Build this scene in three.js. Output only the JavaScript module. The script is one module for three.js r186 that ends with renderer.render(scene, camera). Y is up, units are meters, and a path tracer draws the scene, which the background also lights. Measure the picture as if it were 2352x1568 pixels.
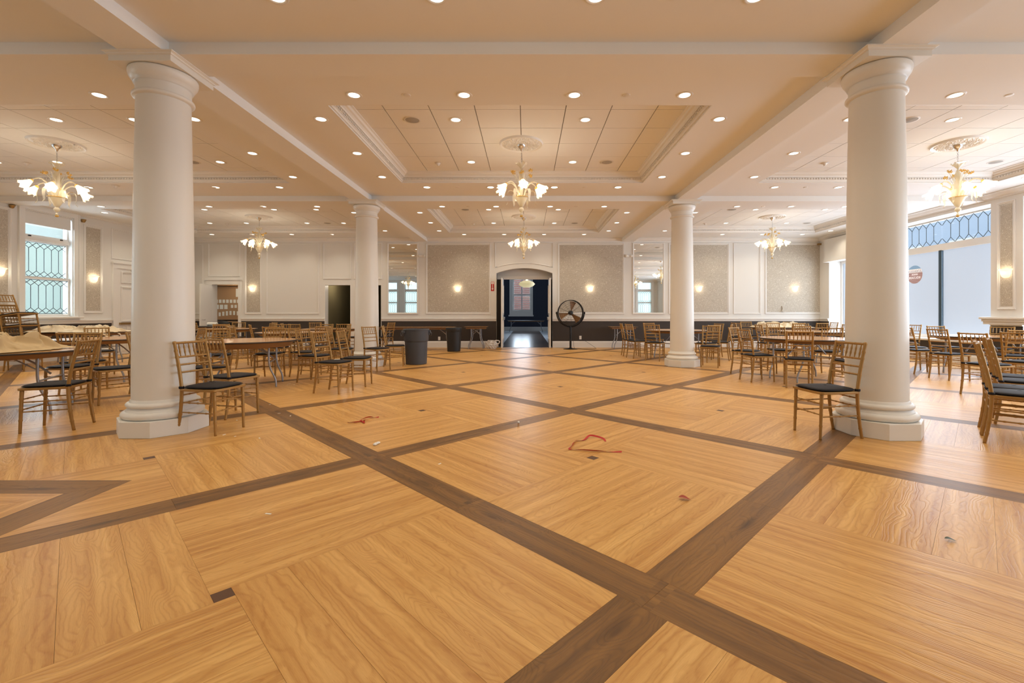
import * as THREE from 'three';
import { mergeGeometries } from 'three/addons/utils/BufferGeometryUtils.js';
import { RoundedBoxGeometry } from 'three/addons/geometries/RoundedBoxGeometry.js';
import { RectAreaLightUniformsLib } from 'three/addons/lights/RectAreaLightUniformsLib.js';
import { createNoise2D } from 'simplex-noise';

// ---------------------------------------------------------------- camera, sky, exposure, daylight
RectAreaLightUniformsLib.init();
const scene = new THREE.Scene();
const FOCAL = 1045, EYE = 1.19;
const camera = new THREE.PerspectiveCamera(2 * Math.atan(784 / FOCAL) * 180 / Math.PI, 2352 / 1568, 0.05, 200);
camera.position.set(0, EYE, 0);
camera.lookAt(0, EYE, -10);
camera.setViewOffset(2352, 1568, 1176 - 1210, 784 - 720, 2352, 1568);   // shifted lens: verticals stay vertical
const renderer = new THREE.WebGLRenderer({ antialias: true });
renderer.toneMapping = THREE.LinearToneMapping;
renderer.toneMappingExposure = 1.18;
renderer.shadowMap.enabled = true;
scene.background = new THREE.Color().setRGB(1.45, 1.58, 1.68);          // clear daytime sky

const DAY = new THREE.Color().setRGB(0.80, 0.91, 1.06);
function daylight(w, h, x, y, d, tx, td, power, color = DAY) {          // sky light at a window, facing (tx, td)
  const l = new THREE.RectAreaLight(color, power, w, h);
  l.name = 'window_daylight';
  l.position.set(x, y, -d);
  l.lookAt(x + tx, y, -(d + td));
  scene.add(l);
}
const LAMP = new THREE.Color().setRGB(1.0, 0.88, 0.69);
const P_DOWN = 1.9, P_SHADE = 0.14, P_SCONCE = 0.12, P_RIGHT = 4.4, P_LEFT = 6.5, P_REAR = 0.5, P_FAR = 9;

// ---------------------------------------------------------------- helpers
const PI = Math.PI, V2 = (x, y) => new THREE.Vector2(x, y), V3 = (x, y, z) => new THREE.Vector3(x, y, z);
function rng(seed) { let s = seed >>> 0; return () => { s = (s + 0x6d2b79f5) | 0; let t = Math.imul(s ^ (s >>> 15), 1 | s); t = (t + Math.imul(t ^ (t >>> 7), 61 | t)) ^ t; return ((t ^ (t >>> 14)) >>> 0) / 4294967296; }; }
const rand = rng(11), noise = createNoise2D(rng(5)), noiseB = createNoise2D(rng(77));
const clamp = (v, a, b) => Math.max(a, Math.min(b, v)), mix = (a, b, t) => a + (b - a) * t, smooth = (a, b, t) => { t = clamp((t - a) / (b - a), 0, 1); return t * t * (3 - 2 * t); };
const taken = new Map();
function numbered(n) { const k = taken.get(n) ?? 0; taken.set(n, k + 1); return k ? n + '_' + String(k).padStart(3, '0') : n; }
function mesh(name, geo, mat, parent) {
  const m = new THREE.Mesh(geo, mat);
  m.name = parent ? name : numbered(name);
  m.castShadow = m.receiveShadow = true;
  (parent ?? scene).add(m);
  return m;
}
function tag(o, label, category, group, kind) {
  if (label) o.userData.label = label;
  if (category) o.userData.category = category;
  if (group) o.userData.group = group;
  if (kind) o.userData.kind = kind;
  return o;
}
function thing(name, label, category, x = 0, y = 0, d = 0, turn = 0, group) {
  const o = new THREE.Group();
  o.name = numbered(name);
  o.position.set(x, y, -d); o.rotation.y = turn;
  scene.add(o);
  return tag(o, label, category, group);
}
function structure(name) { const o = new THREE.Group(); o.name = name; o.userData.kind = 'structure'; scene.add(o); return o; }
function dup(src, name, label, x, y, d, turn, group) {
  const o = src.clone();
  o.userData = {};
  o.name = numbered(name);
  o.position.set(x, y, -d); o.rotation.y = turn;
  scene.add(o);
  return tag(o, label, src.userData.category, group ?? src.userData.group);
}
function join(list) {
  return mergeGeometries(list.map((g) => {
    const n = g.index ? g.toNonIndexed() : g.clone();
    for (const k of Object.keys(n.attributes)) if (!['position', 'normal', 'uv'].includes(k)) n.deleteAttribute(k);
    if (!n.attributes.uv) n.setAttribute('uv', new THREE.BufferAttribute(new Float32Array(n.attributes.position.count * 2), 2));
    n.clearGroups();
    return n;
  }));
}
// boxes that meet: each a hair larger than the one before, so that no two faces coincide
function boxes(list) {
  return join(list.map((g, i) => {
    g.computeBoundingBox();
    const c = g.boundingBox.getCenter(V3()), z = g.boundingBox.getSize(V3()), k = i * 0.0016;
    return g.translate(-c.x, -c.y, -c.z).scale(1 + k / Math.max(z.x, 1e-3), 1 + k / Math.max(z.y, 1e-3), 1 + k / Math.max(z.z, 1e-3)).translate(c.x, c.y, c.z);
  }));
}
const box = (w, h, l, x = 0, y = 0, z = 0) => new THREE.BoxGeometry(w, h, l).translate(x, y, z);
const rbox = (w, h, l, r, x = 0, y = 0, z = 0) => new RoundedBoxGeometry(w, h, l, 2, r).translate(x, y, z);
const span = (x0, x1, y0, y1, z0, z1) => box(x1 - x0, y1 - y0, z1 - z0, (x0 + x1) / 2, (y0 + y1) / 2, (z0 + z1) / 2);
function fromTris(pos, uv) {
  const g = new THREE.BufferGeometry();
  g.setAttribute('position', new THREE.Float32BufferAttribute(pos, 3));
  g.setAttribute('uv', new THREE.Float32BufferAttribute(uv ?? new Float32Array(pos.length / 3 * 2), 2));
  g.computeVertexNormals();
  return g;
}
// a tube through points with its own radius at each
function sweep(pts, radius, sides = 8, caps = true) {
  const n = pts.length, rings = [], frame = V3(0, 0, 0);
  let side = null;
  for (let i = 0; i < n; i++) {
    const t = pts[Math.min(i + 1, n - 1)].clone().sub(pts[Math.max(i - 1, 0)]).normalize();
    if (!side) { side = Math.abs(t.y) < 0.9 ? V3(0, 1, 0) : V3(1, 0, 0); }
    side = side.clone().addScaledVector(t, -side.dot(t)).normalize();
    const other = frame.crossVectors(t, side).clone(), r = typeof radius === 'number' ? radius : radius(i / (n - 1), i), ring = [];
    for (let k = 0; k < sides; k++) { const a = k / sides * 2 * PI; ring.push(pts[i].clone().addScaledVector(side, Math.cos(a) * r).addScaledVector(other, Math.sin(a) * r)); }
    rings.push(ring);
  }
  const pos = [], uv = [], idx = [];
  rings.forEach((ring, i) => ring.forEach((p, k) => { pos.push(p.x, p.y, p.z); uv.push(k / sides, i / (n - 1)); }));
  for (let i = 0; i < n - 1; i++) for (let k = 0; k < sides; k++) {
    const a = i * sides + k, b = i * sides + (k + 1) % sides, c = a + sides, e = b + sides;
    idx.push(a, b, c, b, e, c);
  }
  if (caps) for (const [i, flip] of [[0, 1], [n - 1, 0]]) {
    const c = pos.length / 3; pos.push(pts[i].x, pts[i].y, pts[i].z); uv.push(0.5, 0.5);
    for (let k = 0; k < sides; k++) { const a = i * sides + k, b = i * sides + (k + 1) % sides; flip ? idx.push(c, b, a) : idx.push(c, a, b); }
  }
  const g = new THREE.BufferGeometry();
  g.setAttribute('position', new THREE.Float32BufferAttribute(pos, 3));
  g.setAttribute('uv', new THREE.Float32BufferAttribute(uv, 2));
  g.setIndex(idx);
  g.computeVertexNormals();
  return g;
}
const rod = (a, b, r, sides = 8) => sweep([a, b], r, sides);
function curve(pts, n) { return new THREE.CatmullRomCurve3(pts).getPoints(n); }
const lathe = (pts, seg = 32, from = 0, len = 2 * PI) => new THREE.LatheGeometry(pts.map(([r, y]) => V2(r, y)), seg, from, len);
// mitred picture-frame ring in the XY plane: profile = [inwards, height]
function frame(w, h, profile) {
  const pos = [], c = [[-1, -1], [1, -1], [1, 1], [-1, 1]], at = (k, [i, z]) => [c[k][0] * (w / 2 - i), c[k][1] * (h / 2 - i), z];
  for (let k = 0; k < 4; k++) for (let j = 0; j < profile.length - 1; j++) {
    const l = (k + 1) % 4, a = at(k, profile[j]), b = at(l, profile[j]), e = at(l, profile[j + 1]), f = at(k, profile[j + 1]);
    pos.push(...a, ...b, ...e, ...a, ...e, ...f);
  }
  return fromTris(pos);
}
// straight moulding along X from x0 to x1: profile = [z, y]
function run(profile, x0, x1) {
  const s = new THREE.Shape(profile.map(([z, y]) => V2(z, y)));
  return new THREE.ExtrudeGeometry(s, { depth: x1 - x0, bevelEnabled: false }).rotateY(-PI / 2).translate(x1, 0, 0);
}
const rectShape = (x0, x1, y0, y1) => new THREE.Shape([V2(x0, y0), V2(x1, y0), V2(x1, y1), V2(x0, y1)]);
const rectHole = (x0, x1, y0, y1) => new THREE.Path([V2(x0, y0), V2(x0, y1), V2(x1, y1), V2(x1, y0)]);

// ---------------------------------------------------------------- materials
function texture(w, h, fn, srgb) {
  const a = new Uint8Array(w * h * 4);
  for (let y = 0, o = 0; y < h; y++) for (let x = 0; x < w; x++, o += 4) { const c = fn(x, y); a[o] = c[0]; a[o + 1] = c[1]; a[o + 2] = c[2]; a[o + 3] = 255; }
  const t = new THREE.DataTexture(a, w, h);
  t.magFilter = THREE.LinearFilter; t.minFilter = THREE.LinearMipmapLinearFilter; t.generateMipmaps = true;
  t.wrapS = t.wrapT = THREE.RepeatWrapping;
  if (srgb) t.colorSpace = THREE.SRGBColorSpace;
  t.needsUpdate = true;
  return t;
}
function mat(color, roughness, more = {}) {
  const c = Array.isArray(color) ? new THREE.Color().setRGB(...color) : new THREE.Color(color);
  return new THREE.MeshPhysicalMaterial({ color: c, roughness, side: THREE.DoubleSide, ...more });
}
const PLANK_L = 1.2192, PLANK_W = 0.2286;
// atlas of planks stacked in rows: colour and relief
function plankAtlas(rows, light, W, RH) {
  const H = rows * RH, tone = new Float32Array(W * H), relief = new Float32Array(W * H);
  for (let r = 0; r < rows; r++) {
    const c = 0.15 + 0.7 * rand(), cath = rand() < 0.7, heart = rand() * 0.6, gapL = 0.55 + 0.35 * rand(), seed = r * 37.3 + (light ? 0 : 500), freq = 2.6 + 2.2 * rand(), off = (rand() - 0.5) * 0.16;
    for (let j = 0; j < RH; j++) for (let i = 0; i < W; i++) {
      const u = i / W * PLANK_L, v = j / RH, x = u + seed;
      const warp = 0.55 * noise(x * 2.6, v * 1.9 + seed) + 0.22 * noise(x * 7, v * 5 + seed) + 0.06 * noiseB(x * 22, v * 9);
      const near = Math.round((x - seed - heart) / gapL) * gapL + heart + seed, oval = Math.sqrt(Math.pow((v - c - 0.12 * noise(x * 1.6, seed)) / 0.34, 2) + Math.pow((x - near) * 2.3, 2)) * freq, straight = v * freq * 2.4 + 1.1 * noise(x * 0.7, v * 2 + seed);
      const blend = cath ? smooth(-0.35, 0.25, noise(x * 0.8 + 7, v * 1.4 + seed)) : 0.12, phase = mix(straight, oval, blend) + warp, band = Math.pow(0.5 + 0.5 * Math.cos(2 * PI * phase), 3.5);
      const pore = noiseB(x * 9, v * 95 + seed), fine = noiseB(x * 30, v * 240), broad = noise(x * 0.45 + 3, v * 2.6 + seed) * 0.65 + noise(x * 1.1, v * 7 + seed) * 0.35;
      const streak = noiseB(x * 0.35 + 40, v * 8 + seed * 1.7) * (0.4 + 0.6 * noise(x * 0.8, seed + 2));
      const knotU = noise(Math.floor(x * 1.4) * 3.1, seed), kd = knotU > 0.55 ? Math.hypot((x * 1.4 % 1 - 0.5) * 0.8, (v - (0.3 + 0.4 * Math.abs(knotU)))) : 9;
      tone[(r * RH + j) * W + i] = off + 0.27 * broad + 0.11 * streak + (light ? 0.15 : 0.13) * (band - 0.3) + 0.05 * pore + 0.035 * fine + (kd < 0.16 ? 0.35 * (1 - kd / 0.16) * (light ? 0.5 : 1.2) : 0) + (pore > 0.80 && fine > 0.3 ? 0.12 : 0);
      relief[(r * RH + j) * W + i] = 0.55 - 0.45 * band + 0.10 * pore + 0.06 * fine;
    }
  }
  const A = light ? [230, 184, 112] : [150, 107, 52], B = light ? [172, 114, 48] : [78, 50, 18];
  const map = texture(W, H, (x, y) => { const t = clamp(0.36 + tone[y * W + x] * 1.25, 0, 1); return [mix(A[0], B[0], t), mix(A[1], B[1], t), mix(A[2], B[2], t)]; }, true);
  const bump = texture(W, H, (x, y) => { const t = clamp(relief[y * W + x], 0, 1) * 255; return [t, t, t]; });
  return { map, bump };
}
const ROWS_L = 8, ROWS_D = 4;
const atlasL = plankAtlas(ROWS_L, true, 1024, 160), atlasD = plankAtlas(ROWS_D, false, 1024, 160);
const M = {};
M.plankLight = mat(0xffffff, 0.33, { map: atlasL.map, bumpMap: atlasL.bump, bumpScale: 0.0010 });
M.plankDark = mat(0xffffff, 0.40, { map: atlasD.map, bumpMap: atlasD.bump, bumpScale: 0.0010 });
M.inlay = mat(0x5a3a24, 0.4);
M.joint = mat(0x2a1b0e, 0.9);
M.white = mat([0.80, 0.775, 0.735], 0.42);                 // cream gloss trim paint
M.wall = mat([0.76, 0.735, 0.69], 0.75);                   // flat wall paint
M.ceil = mat([0.84, 0.835, 0.82], 0.85);
M.column = mat([0.80, 0.775, 0.72], 0.34);
M.wainscot = mat([0.040, 0.030, 0.025], 0.6);
const speck = texture(256, 256, (x, y) => { const t = 225 + 20 * noise(x * 0.35, y * 0.35) + (noise(x * 0.9, y * 0.9) > 0.72 ? -60 : 0); return [t, t, t]; });
speck.repeat.set(2, 2);
M.tile = mat([0.84, 0.832, 0.812], 0.95, { bumpMap: speck, bumpScale: 0.0012 });
M.tee = mat([0.20, 0.18, 0.155], 0.7);
const swirl = (x, y) => { const s = 0.022, wx = noise(x * s * 0.6, y * s * 0.6) * 0.8, wy = noiseB(x * s * 0.6 + 9, y * s * 0.6) * 0.8, a = noise(x * s + wx, y * s + wy) * 2.6, b = noiseB(x * s * 1.4 + wy, y * s * 1.4 - wx) * 1.6; return Math.max(1 - Math.abs((a % 1 + 1) % 1 - 0.5) / 0.14, 1 - Math.abs((b % 1 + 1) % 1 - 0.5) / 0.09); };
const paper = texture(512, 512, (x, y) => { const k = smooth(0, 0.8, swirl(x, y)), f = 6 * noise(x * 0.5, y * 0.5); return [mix(178, 224, k) + f, mix(167, 218, k) + f, mix(150, 205, k) + f]; }, true);
M.wallpaper = mat(0xffffff, 0.6, { map: paper });
M.gold = mat([0.37, 0.205, 0.058], 0.36, { metalness: 0.35 });
M.cushion = mat([0.010, 0.009, 0.013], 0.6, { specularIntensity: 0.5, sheen: 0.12, sheenRoughness: 0.5, sheenColor: new THREE.Color().setRGB(0.05, 0.05, 0.08) });
M.tableTop = mat([0.42, 0.24, 0.115], 0.2, { map: null });
M.tableTop.map = atlasL.map.clone(); M.tableTop.map.repeat.set(1, 0.125); M.tableTop.color.setRGB(0.72, 0.62, 0.55);
M.tableEdge = mat([0.05, 0.035, 0.025], 0.5);
M.apron = mat([0.27, 0.14, 0.055], 0.55);
M.steel = mat([0.36, 0.37, 0.40], 0.35, { metalness: 0.7 });
M.chrome = mat([0.7, 0.7, 0.7], 0.25, { metalness: 1 });
M.brass = mat([0.42, 0.27, 0.11], 0.35, { metalness: 0.8 });
const weave = texture(128, 128, (x, y) => { const t = 200 + 30 * (((x >> 1) + (y >> 1)) % 2) + 12 * noise(x * 0.2, y * 0.2); return [t, t, t]; });
weave.repeat.set(40, 40);
M.linen = mat([0.60, 0.45, 0.25], 0.8, { bumpMap: weave, bumpScale: 0.0003, sheen: 0.3, sheenRoughness: 0.6, sheenColor: new THREE.Color().setRGB(0.3, 0.26, 0.18) });
M.linenPale = mat([0.72, 0.60, 0.42], 0.8, { bumpMap: weave, bumpScale: 0.0003 });
M.glassPane = mat([0.94, 0.97, 0.98], 0.03, { transmission: 1, thickness: 0, ior: 1.45 });
M.glassGreen = mat([0.92, 0.97, 0.95], 0.05, { transmission: 1, thickness: 0, ior: 1.45 });
M.lead = mat([0.07, 0.09, 0.10], 0.55, { metalness: 0.2 });
M.frost = mat([0.30, 0.33, 0.36], 0.6, { emissive: new THREE.Color().setRGB(0.48, 0.58, 0.73), emissiveIntensity: 0.62 });
M.frostWarm = mat([0.85, 0.88, 0.92], 0.55, { emissive: new THREE.Color().setRGB(0.66, 0.76, 0.86), emissiveIntensity: 0.8 });
M.mullion = mat([0.03, 0.06, 0.085], 0.45);
M.mirror = mat([0.86, 0.88, 0.87], 0.0, { metalness: 1 });
M.murano = mat([0.93, 0.88, 0.74], 0.12, { transmission: 0.45, thickness: 0, ior: 1.5 });
M.amber = mat([0.80, 0.52, 0.14], 0.2, { transmission: 0.25, thickness: 0 });
M.shade = mat([1, 0.93, 0.8], 0.3, { transmission: 0.4, thickness: 0, emissive: new THREE.Color().setRGB(1, 0.80, 0.52), emissiveIntensity: 1.5 });
M.sconceGlass = mat([1, 0.93, 0.8], 0.35, { transmission: 0.3, thickness: 0, emissive: new THREE.Color().setRGB(1, 0.70, 0.38), emissiveIntensity: 0.85 });
M.bulb = mat([1, 0.95, 0.85], 0.4, { emissive: new THREE.Color().setRGB(1, 0.90, 0.72), emissiveIntensity: 3.2 });
M.bulbDim = mat([1, 0.97, 0.9], 0.4, { emissive: new THREE.Color().setRGB(1, 0.95, 0.85), emissiveIntensity: 1.3 });
M.reflector = mat([0.8, 0.79, 0.76], 0.2, { metalness: 0.6 });
M.speaker = mat([0.40, 0.38, 0.35], 0.8);
M.black = mat([0.012, 0.012, 0.013], 0.5);
M.blackMetal = mat([0.015, 0.014, 0.014], 0.35, { metalness: 0.4 });
M.greyPlastic = mat([0.055, 0.060, 0.072], 0.5);
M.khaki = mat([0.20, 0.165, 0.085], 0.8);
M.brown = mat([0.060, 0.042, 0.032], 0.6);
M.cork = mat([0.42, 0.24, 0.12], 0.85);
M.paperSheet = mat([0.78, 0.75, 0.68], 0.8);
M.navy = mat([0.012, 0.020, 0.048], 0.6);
M.navyFloor = mat([0.10, 0.060, 0.045], 0.22);
M.paleFloor = mat([0.55, 0.60, 0.66], 0.35);
M.ribbon = mat([0.52, 0.010, 0.008], 0.4);
M.leafRed = mat([0.36, 0.05, 0.02], 0.5);
M.leafGrey = mat([0.10, 0.13, 0.10], 0.5);
M.crumb = mat([0.85, 0.82, 0.76], 0.7);
M.bag = mat([0.82, 0.78, 0.74], 0.35, { transmission: 0.35, thickness: 0 });
M.stucco = mat([0.74, 0.83, 0.79], 0.9);
M.brick = mat([0.42, 0.17, 0.14], 0.9);
M.facade = mat([0.42, 0.50, 0.62], 0.8);
M.redPlastic = mat([0.55, 0.03, 0.03], 0.4);

// ---------------------------------------------------------------- room measures (metres; d = distance ahead of the camera)
const SOFFIT = 3.835, BEAM = 3.714, TILE = 4.03, BACK = 16.0, REAR = -4.0, RIGHT = 10.3, LEFT = -11.95;
const BX = [-3.70, 3.54], BD = [4.645, 10.44], BW = 0.21;
const COFFERS = [];                                                     // [x0, x1, d0, d1, chandelier x, chandelier d]
for (const [d0, d1, cd] of [[0.05, 3.5, 1.85], [5.77, 9.23, 7.6], [11.5, 14.9, 13.35]]) for (const [x0, x1, cx] of [[-10.8, -4.79, -7.85], [-2.54, 2.36, -0.09], [4.67, 9.45, 7.2]]) COFFERS.push([x0, x1, d0, d1, cx, cd]);

// ---------------------------------------------------------------- floor: wide planks in pinwheel squares between dark bands
const floor = structure('floor');
mesh('subfloor', span(-12.6, 11.0, -0.2, -0.0065, -BACK - 0.3, -REAR + 0.3), M.joint, floor);
{
  const P = 2 * PLANK_W * 2.5 + PLANK_L + PLANK_W - 0.0004, S2 = Math.SQRT1_2, O = [0.545, 1.925], GAP = 0.0005;
  const toXD = (u, v) => [O[0] + (u - v) * S2, O[1] + (u + v) * S2];
  const bounds = [-12.35, 10.9, REAR, BACK - 0.02], CUT = [-2.82, 3.25];
  const planks = [];                                                    // {u0,u1,v0,v1, along, dark}
  const put = (u0, u1, v0, v1, along, kind) => planks.push({ u0, u1, v0, v1, along, kind });
  const h = P / 2 - PLANK_W / 2, c = 0.0381;
  for (let i = -7; i < 8; i++) for (let j = -7; j < 8; j++) {
    const [cx, cd] = toXD((i + 0.5) * P, (j + 0.5) * P);
    if (cx < -15 || cx > 14 || cd < -7 || cd > 19) continue;
    const U = (i + 0.5) * P, W = (j + 0.5) * P;
    for (let k = 0; k < 5; k++) {
      const a = k * PLANK_W, b = a + PLANK_W;
      put(U - h, U + c, W - h + a, W - h + b, 'u', 0);
      put(U + c + a, U + c + b, W - h, W + c, 'v', 0);
      put(U - c, U + h, W + c + a, W + c + b, 'u', 0);
      put(U - h + a, U - h + b, W - c, W + h, 'v', 0);
    }
    put(U - c, U + c, W - c, W + c, 'u', 2);
    for (const e of [0, 0.5]) {
      put(i * P - PLANK_W / 2, i * P + PLANK_W / 2, (j + e) * P, (j + e + 0.5) * P, 'v', 1);
      const a = i * P + PLANK_W / 2, len = P - PLANK_W;
      put(a + e * len, a + (e + 0.5) * len, j * P - PLANK_W / 2, j * P + PLANK_W / 2, 'u', 1);
    }
  }
  const clip = (poly, f) => { const out = []; for (let i = 0; i < poly.length; i++) { const a = poly[i], b = poly[(i + 1) % poly.length], fa = f(a), fb = f(b); if (fa >= 0) out.push(a); if (fa * fb < 0) { const t = fa / (fa - fb); out.push([mix(a[0], b[0], t), mix(a[1], b[1], t)]); } } return out; };
  const uvBox = (l, w, row, kind, flip) => (x, z) => { const n = kind ? ROWS_D : ROWS_L; let a = x / PLANK_L + 0.5, b = clamp(z / w + 0.5, 0.02, 0.98); if (flip & 1) a = 1 - a; if (flip & 2) b = 1 - b; return [a, (row + b) / n]; };
  // flat prism from a convex polygon [x, z] (top at y = 0)
  const prism = (poly, uvOf) => {
    const pos = [], uv = [], T = -0.006, push = (x, y, z) => { pos.push(x, y, z); uv.push(...uvOf(x, z)); };
    for (let i = 1; i < poly.length - 1; i++) for (const k of [0, i, i + 1]) push(poly[k][0], 0, poly[k][1]);
    for (let i = 0; i < poly.length; i++) { const a = poly[i], b = poly[(i + 1) % poly.length]; push(a[0], 0, a[1]); push(a[0], T, a[1]); push(b[0], T, b[1]); push(a[0], 0, a[1]); push(b[0], T, b[1]); push(b[0], 0, b[1]); }
    const g = fromTris(pos, uv), n = g.attributes.normal;
    for (let i = 0; i < (poly.length - 2) * 3; i++) n.setXYZ(i, 0, 1, 0);
    return g;
  };
  const whole = [], cut = [[], [], []], shared = new Map();
  const R = rng(3);
  for (const p of planks) {
    const mid = toXD((p.u0 + p.u1) / 2, (p.v0 + p.v1) / 2), l = p.along === 'u' ? p.u1 - p.u0 : p.v1 - p.v0, w = p.along === 'u' ? p.v1 - p.v0 : p.u1 - p.u0;
    const turn = p.along === 'u' ? PI / 4 : -PI / 4, cs = Math.cos(turn), sn = Math.sin(turn), row = Math.floor(R() * (p.kind ? ROWS_D : ROWS_L)), flip = Math.floor(R() * 4);
    const rect = [[-l / 2 + GAP, -w / 2 + GAP], [l / 2 - GAP, -w / 2 + GAP], [l / 2 - GAP, w / 2 - GAP], [-l / 2 + GAP, w / 2 - GAP]].map(([x, z]) => [x, z]);
    const world = rect.map(([x, z]) => [mid[0] + x * cs + z * sn, mid[1] + x * sn - z * cs]);
    const inside = world.every(([x, d]) => x > bounds[0] && x < bounds[1] && d > bounds[2] && d < bounds[3] && !(x < CUT[0] && d < CUT[1]));
    const reach = world.some(([x, d]) => x > bounds[0] && x < bounds[1] && d > bounds[2] && d < bounds[3]);
    if (!reach) continue;
    if (inside) {
      const key = [l.toFixed(3), w.toFixed(3), row, p.kind, flip].join();
      if (!shared.has(key)) shared.set(key, prism(rect.slice().reverse(), uvBox(l, w, row, p.kind, flip)));
      const px = 1210 + mid[0] / mid[1] * FOCAL, near = mid[1] > 1.1 && px > -250 && px < 2600 ? mid[1] : 99;
      whole.push({ mid, turn, geo: shared.get(key), kind: p.kind, near });
      continue;
    }
    let base = world;
    for (const f of [(q) => q[0] - bounds[0], (q) => bounds[1] - q[0], (q) => q[1] - bounds[2], (q) => bounds[3] - q[1]]) base = clip(base, f);
    for (const piece of [clip(base, (q) => q[0] - CUT[0]), clip(clip(base, (q) => CUT[0] - q[0]), (q) => q[1] - CUT[1])]) {
      if (piece.length < 3) continue;
      const local = piece.map(([x, d]) => { const X = x - mid[0], D = d - mid[1]; return [X * cs + D * sn, X * sn - D * cs]; });
      cut[p.kind].push(prism(local.reverse(), uvBox(l, w, row, p.kind, flip)).rotateY(turn).translate(mid[0], 0, -mid[1]));
    }
  }
  // framed field of boards with mitred corner, west of the pinwheels
  for (let k = 0; k < 13; k++) {
    const s = 0.242, x0 = CUT[0] - k * s - (k ? 0 : 0) - GAP, x1 = CUT[0] - (k + 1) * s + GAP, e0 = CUT[1] - k * s, e1 = CUT[1] - (k + 1) * s, kind = k ? 0 : 1;
    const row = k % 4;
    cut[kind].push(prism([[x0, 4], [x0, -e0], [x1, -e1], [x1, 4]], (x, z) => [z / PLANK_L, (row + clamp((x - x1) / s, 0.02, 0.98)) / (kind ? ROWS_D : ROWS_L)]));
    cut[kind].push(prism([[x0 - 0.002, -e0], [-12.35, -e0], [-12.35, -e1 - GAP], [x1 - 0.002, -e1 - GAP]], (x, z) => [x / PLANK_L, (row + clamp((z + e0) / s, 0.02, 0.98)) / (kind ? ROWS_D : ROWS_L)]));
  }
  whole.sort((a, b) => a.near - b.near);
  const mats = [M.plankLight, M.plankDark, M.inlay];
  whole.forEach((q, i) => {
    if (i < 300) { const m = mesh('plank', q.geo, mats[q.kind], floor); m.position.set(q.mid[0], 0, -q.mid[1]); m.rotation.y = q.turn; } else cut[q.kind].push(q.geo.clone().rotateY(q.turn).translate(q.mid[0], 0, -q.mid[1]));
  });
  cut.forEach((list, k) => tag(mesh('planks_beyond', join(list), mats[k], floor), null, null, null, 'stuff'));
}

// ---------------------------------------------------------------- ceiling: soffit, coffers with tiles, beams
const ceiling = structure('ceiling');
{
  const s = new THREE.Shape([V2(-12.5, REAR - 0.3), V2(11.2, REAR - 0.3), V2(11.2, BACK + 0.3), V2(-12.5, BACK + 0.3)]);
  for (const [x0, x1, d0, d1] of COFFERS) s.holes.push(rectHole(x0, x1, d0, d1));
  mesh('soffit', new THREE.ExtrudeGeometry(s, { depth: 0.3, bevelEnabled: false }).rotateX(-PI / 2).translate(0, SOFFIT, 0), M.ceil, ceiling);
  mesh('deck', span(-12.5, 11.2, TILE + 0.03, TILE + 0.2, -BACK - 0.3, -REAR + 0.3), M.tee, ceiling);
  const prof = [[0, 0], [0.012, 0], [0.012, 0.022], [0.03, 0.022], [0.04, 0.05], [0.05, 0.05], [0.05, 0.095], [0.075, 0.095], [0.08, 0.12], [0.10, 0.14], [0.125, 0.15], [0.14, 0.175], [0.165, 0.185], [0.165, 0.2]];
  const dent = box(0.026, 0.028, 0.018);
  COFFERS.forEach(([x0, x1, d0, d1, cx, cd], n) => {
    const c = new THREE.Group(); c.name = 'coffer'; ceiling.add(c);
    const w = x1 - x0, l = d1 - d0, mx = (x0 + x1) / 2, md = (d0 + d1) / 2;
    mesh('molding', frame(w, l, prof).rotateX(-PI / 2).translate(mx, SOFFIT, -md), M.white, c);
    const dents = [];
    for (let k = 0, m = Math.floor((w - 0.12) / 0.055); k < m; k++) for (const e of [d0 + 0.059, d1 - 0.059]) dents.push(dent.clone().translate(x0 + 0.08 + k * 0.055, SOFFIT + 0.074, -e));
    for (let k = 0, m = Math.floor((l - 0.12) / 0.055); k < m; k++) for (const e of [x0 + 0.059, x1 - 0.059]) dents.push(dent.clone().rotateY(PI / 2).translate(e, SOFFIT + 0.074, -(d0 + 0.08 + k * 0.055)));
    tag(mesh('dentil_band', join(dents), M.white, c), null, null, null, 'stuff');
    if (n < 3) { mesh('tile_field', span(x0 - 0.05, x1 + 0.05, TILE, TILE + 0.02, -d1 - 0.05, -d0 + 0.05), M.tile, c); return; }
    const T = 0.63, cuts = (a, b, o) => { const q = [a]; for (let v = o - 20 * T; v < b - 0.03; v += T) if (v > a + 0.03) q.push(v); q.push(b); return q; };
    const xs = cuts(x0 + 0.05, x1 - 0.05, cx), ds = cuts(d0 + 0.05, d1 - 0.05, cd);
    for (let i = 0; i < xs.length - 1; i++) for (let j = 0; j < ds.length - 1; j++) {
      const tw = xs[i + 1] - xs[i] - 0.012, tl = ds[j + 1] - ds[j] - 0.009;
      if (tw < 0.02 || tl < 0.02) continue;
      const g = box(tw, 0.014, tl);
      mesh('ceiling_tile', g, M.tile, c).position.set((xs[i] + xs[i + 1]) / 2, TILE + 0.007 + 0.002 * rand(), -(ds[j] + ds[j + 1]) / 2);
    }
    mesh('grid', span(x0, x1, TILE + 0.014, TILE + 0.03, -d1, -d0), M.tee, c);
  });
  for (const bx of BX) { const g = span(bx - BW, bx + BW, BEAM, SOFFIT + 0.01, -BACK, -REAR); mesh('beam', g, M.ceil, ceiling); }
  for (const bd of BD) for (const [a, b] of [[-12.2, BX[0] - BW], [BX[0] + BW, BX[1] - BW], [BX[1] + BW, 10.7]]) mesh('beam', span(a, b, BEAM + 0.003, SOFFIT + 0.01, -bd - BW, -bd + BW), M.ceil, ceiling);
}

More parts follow.
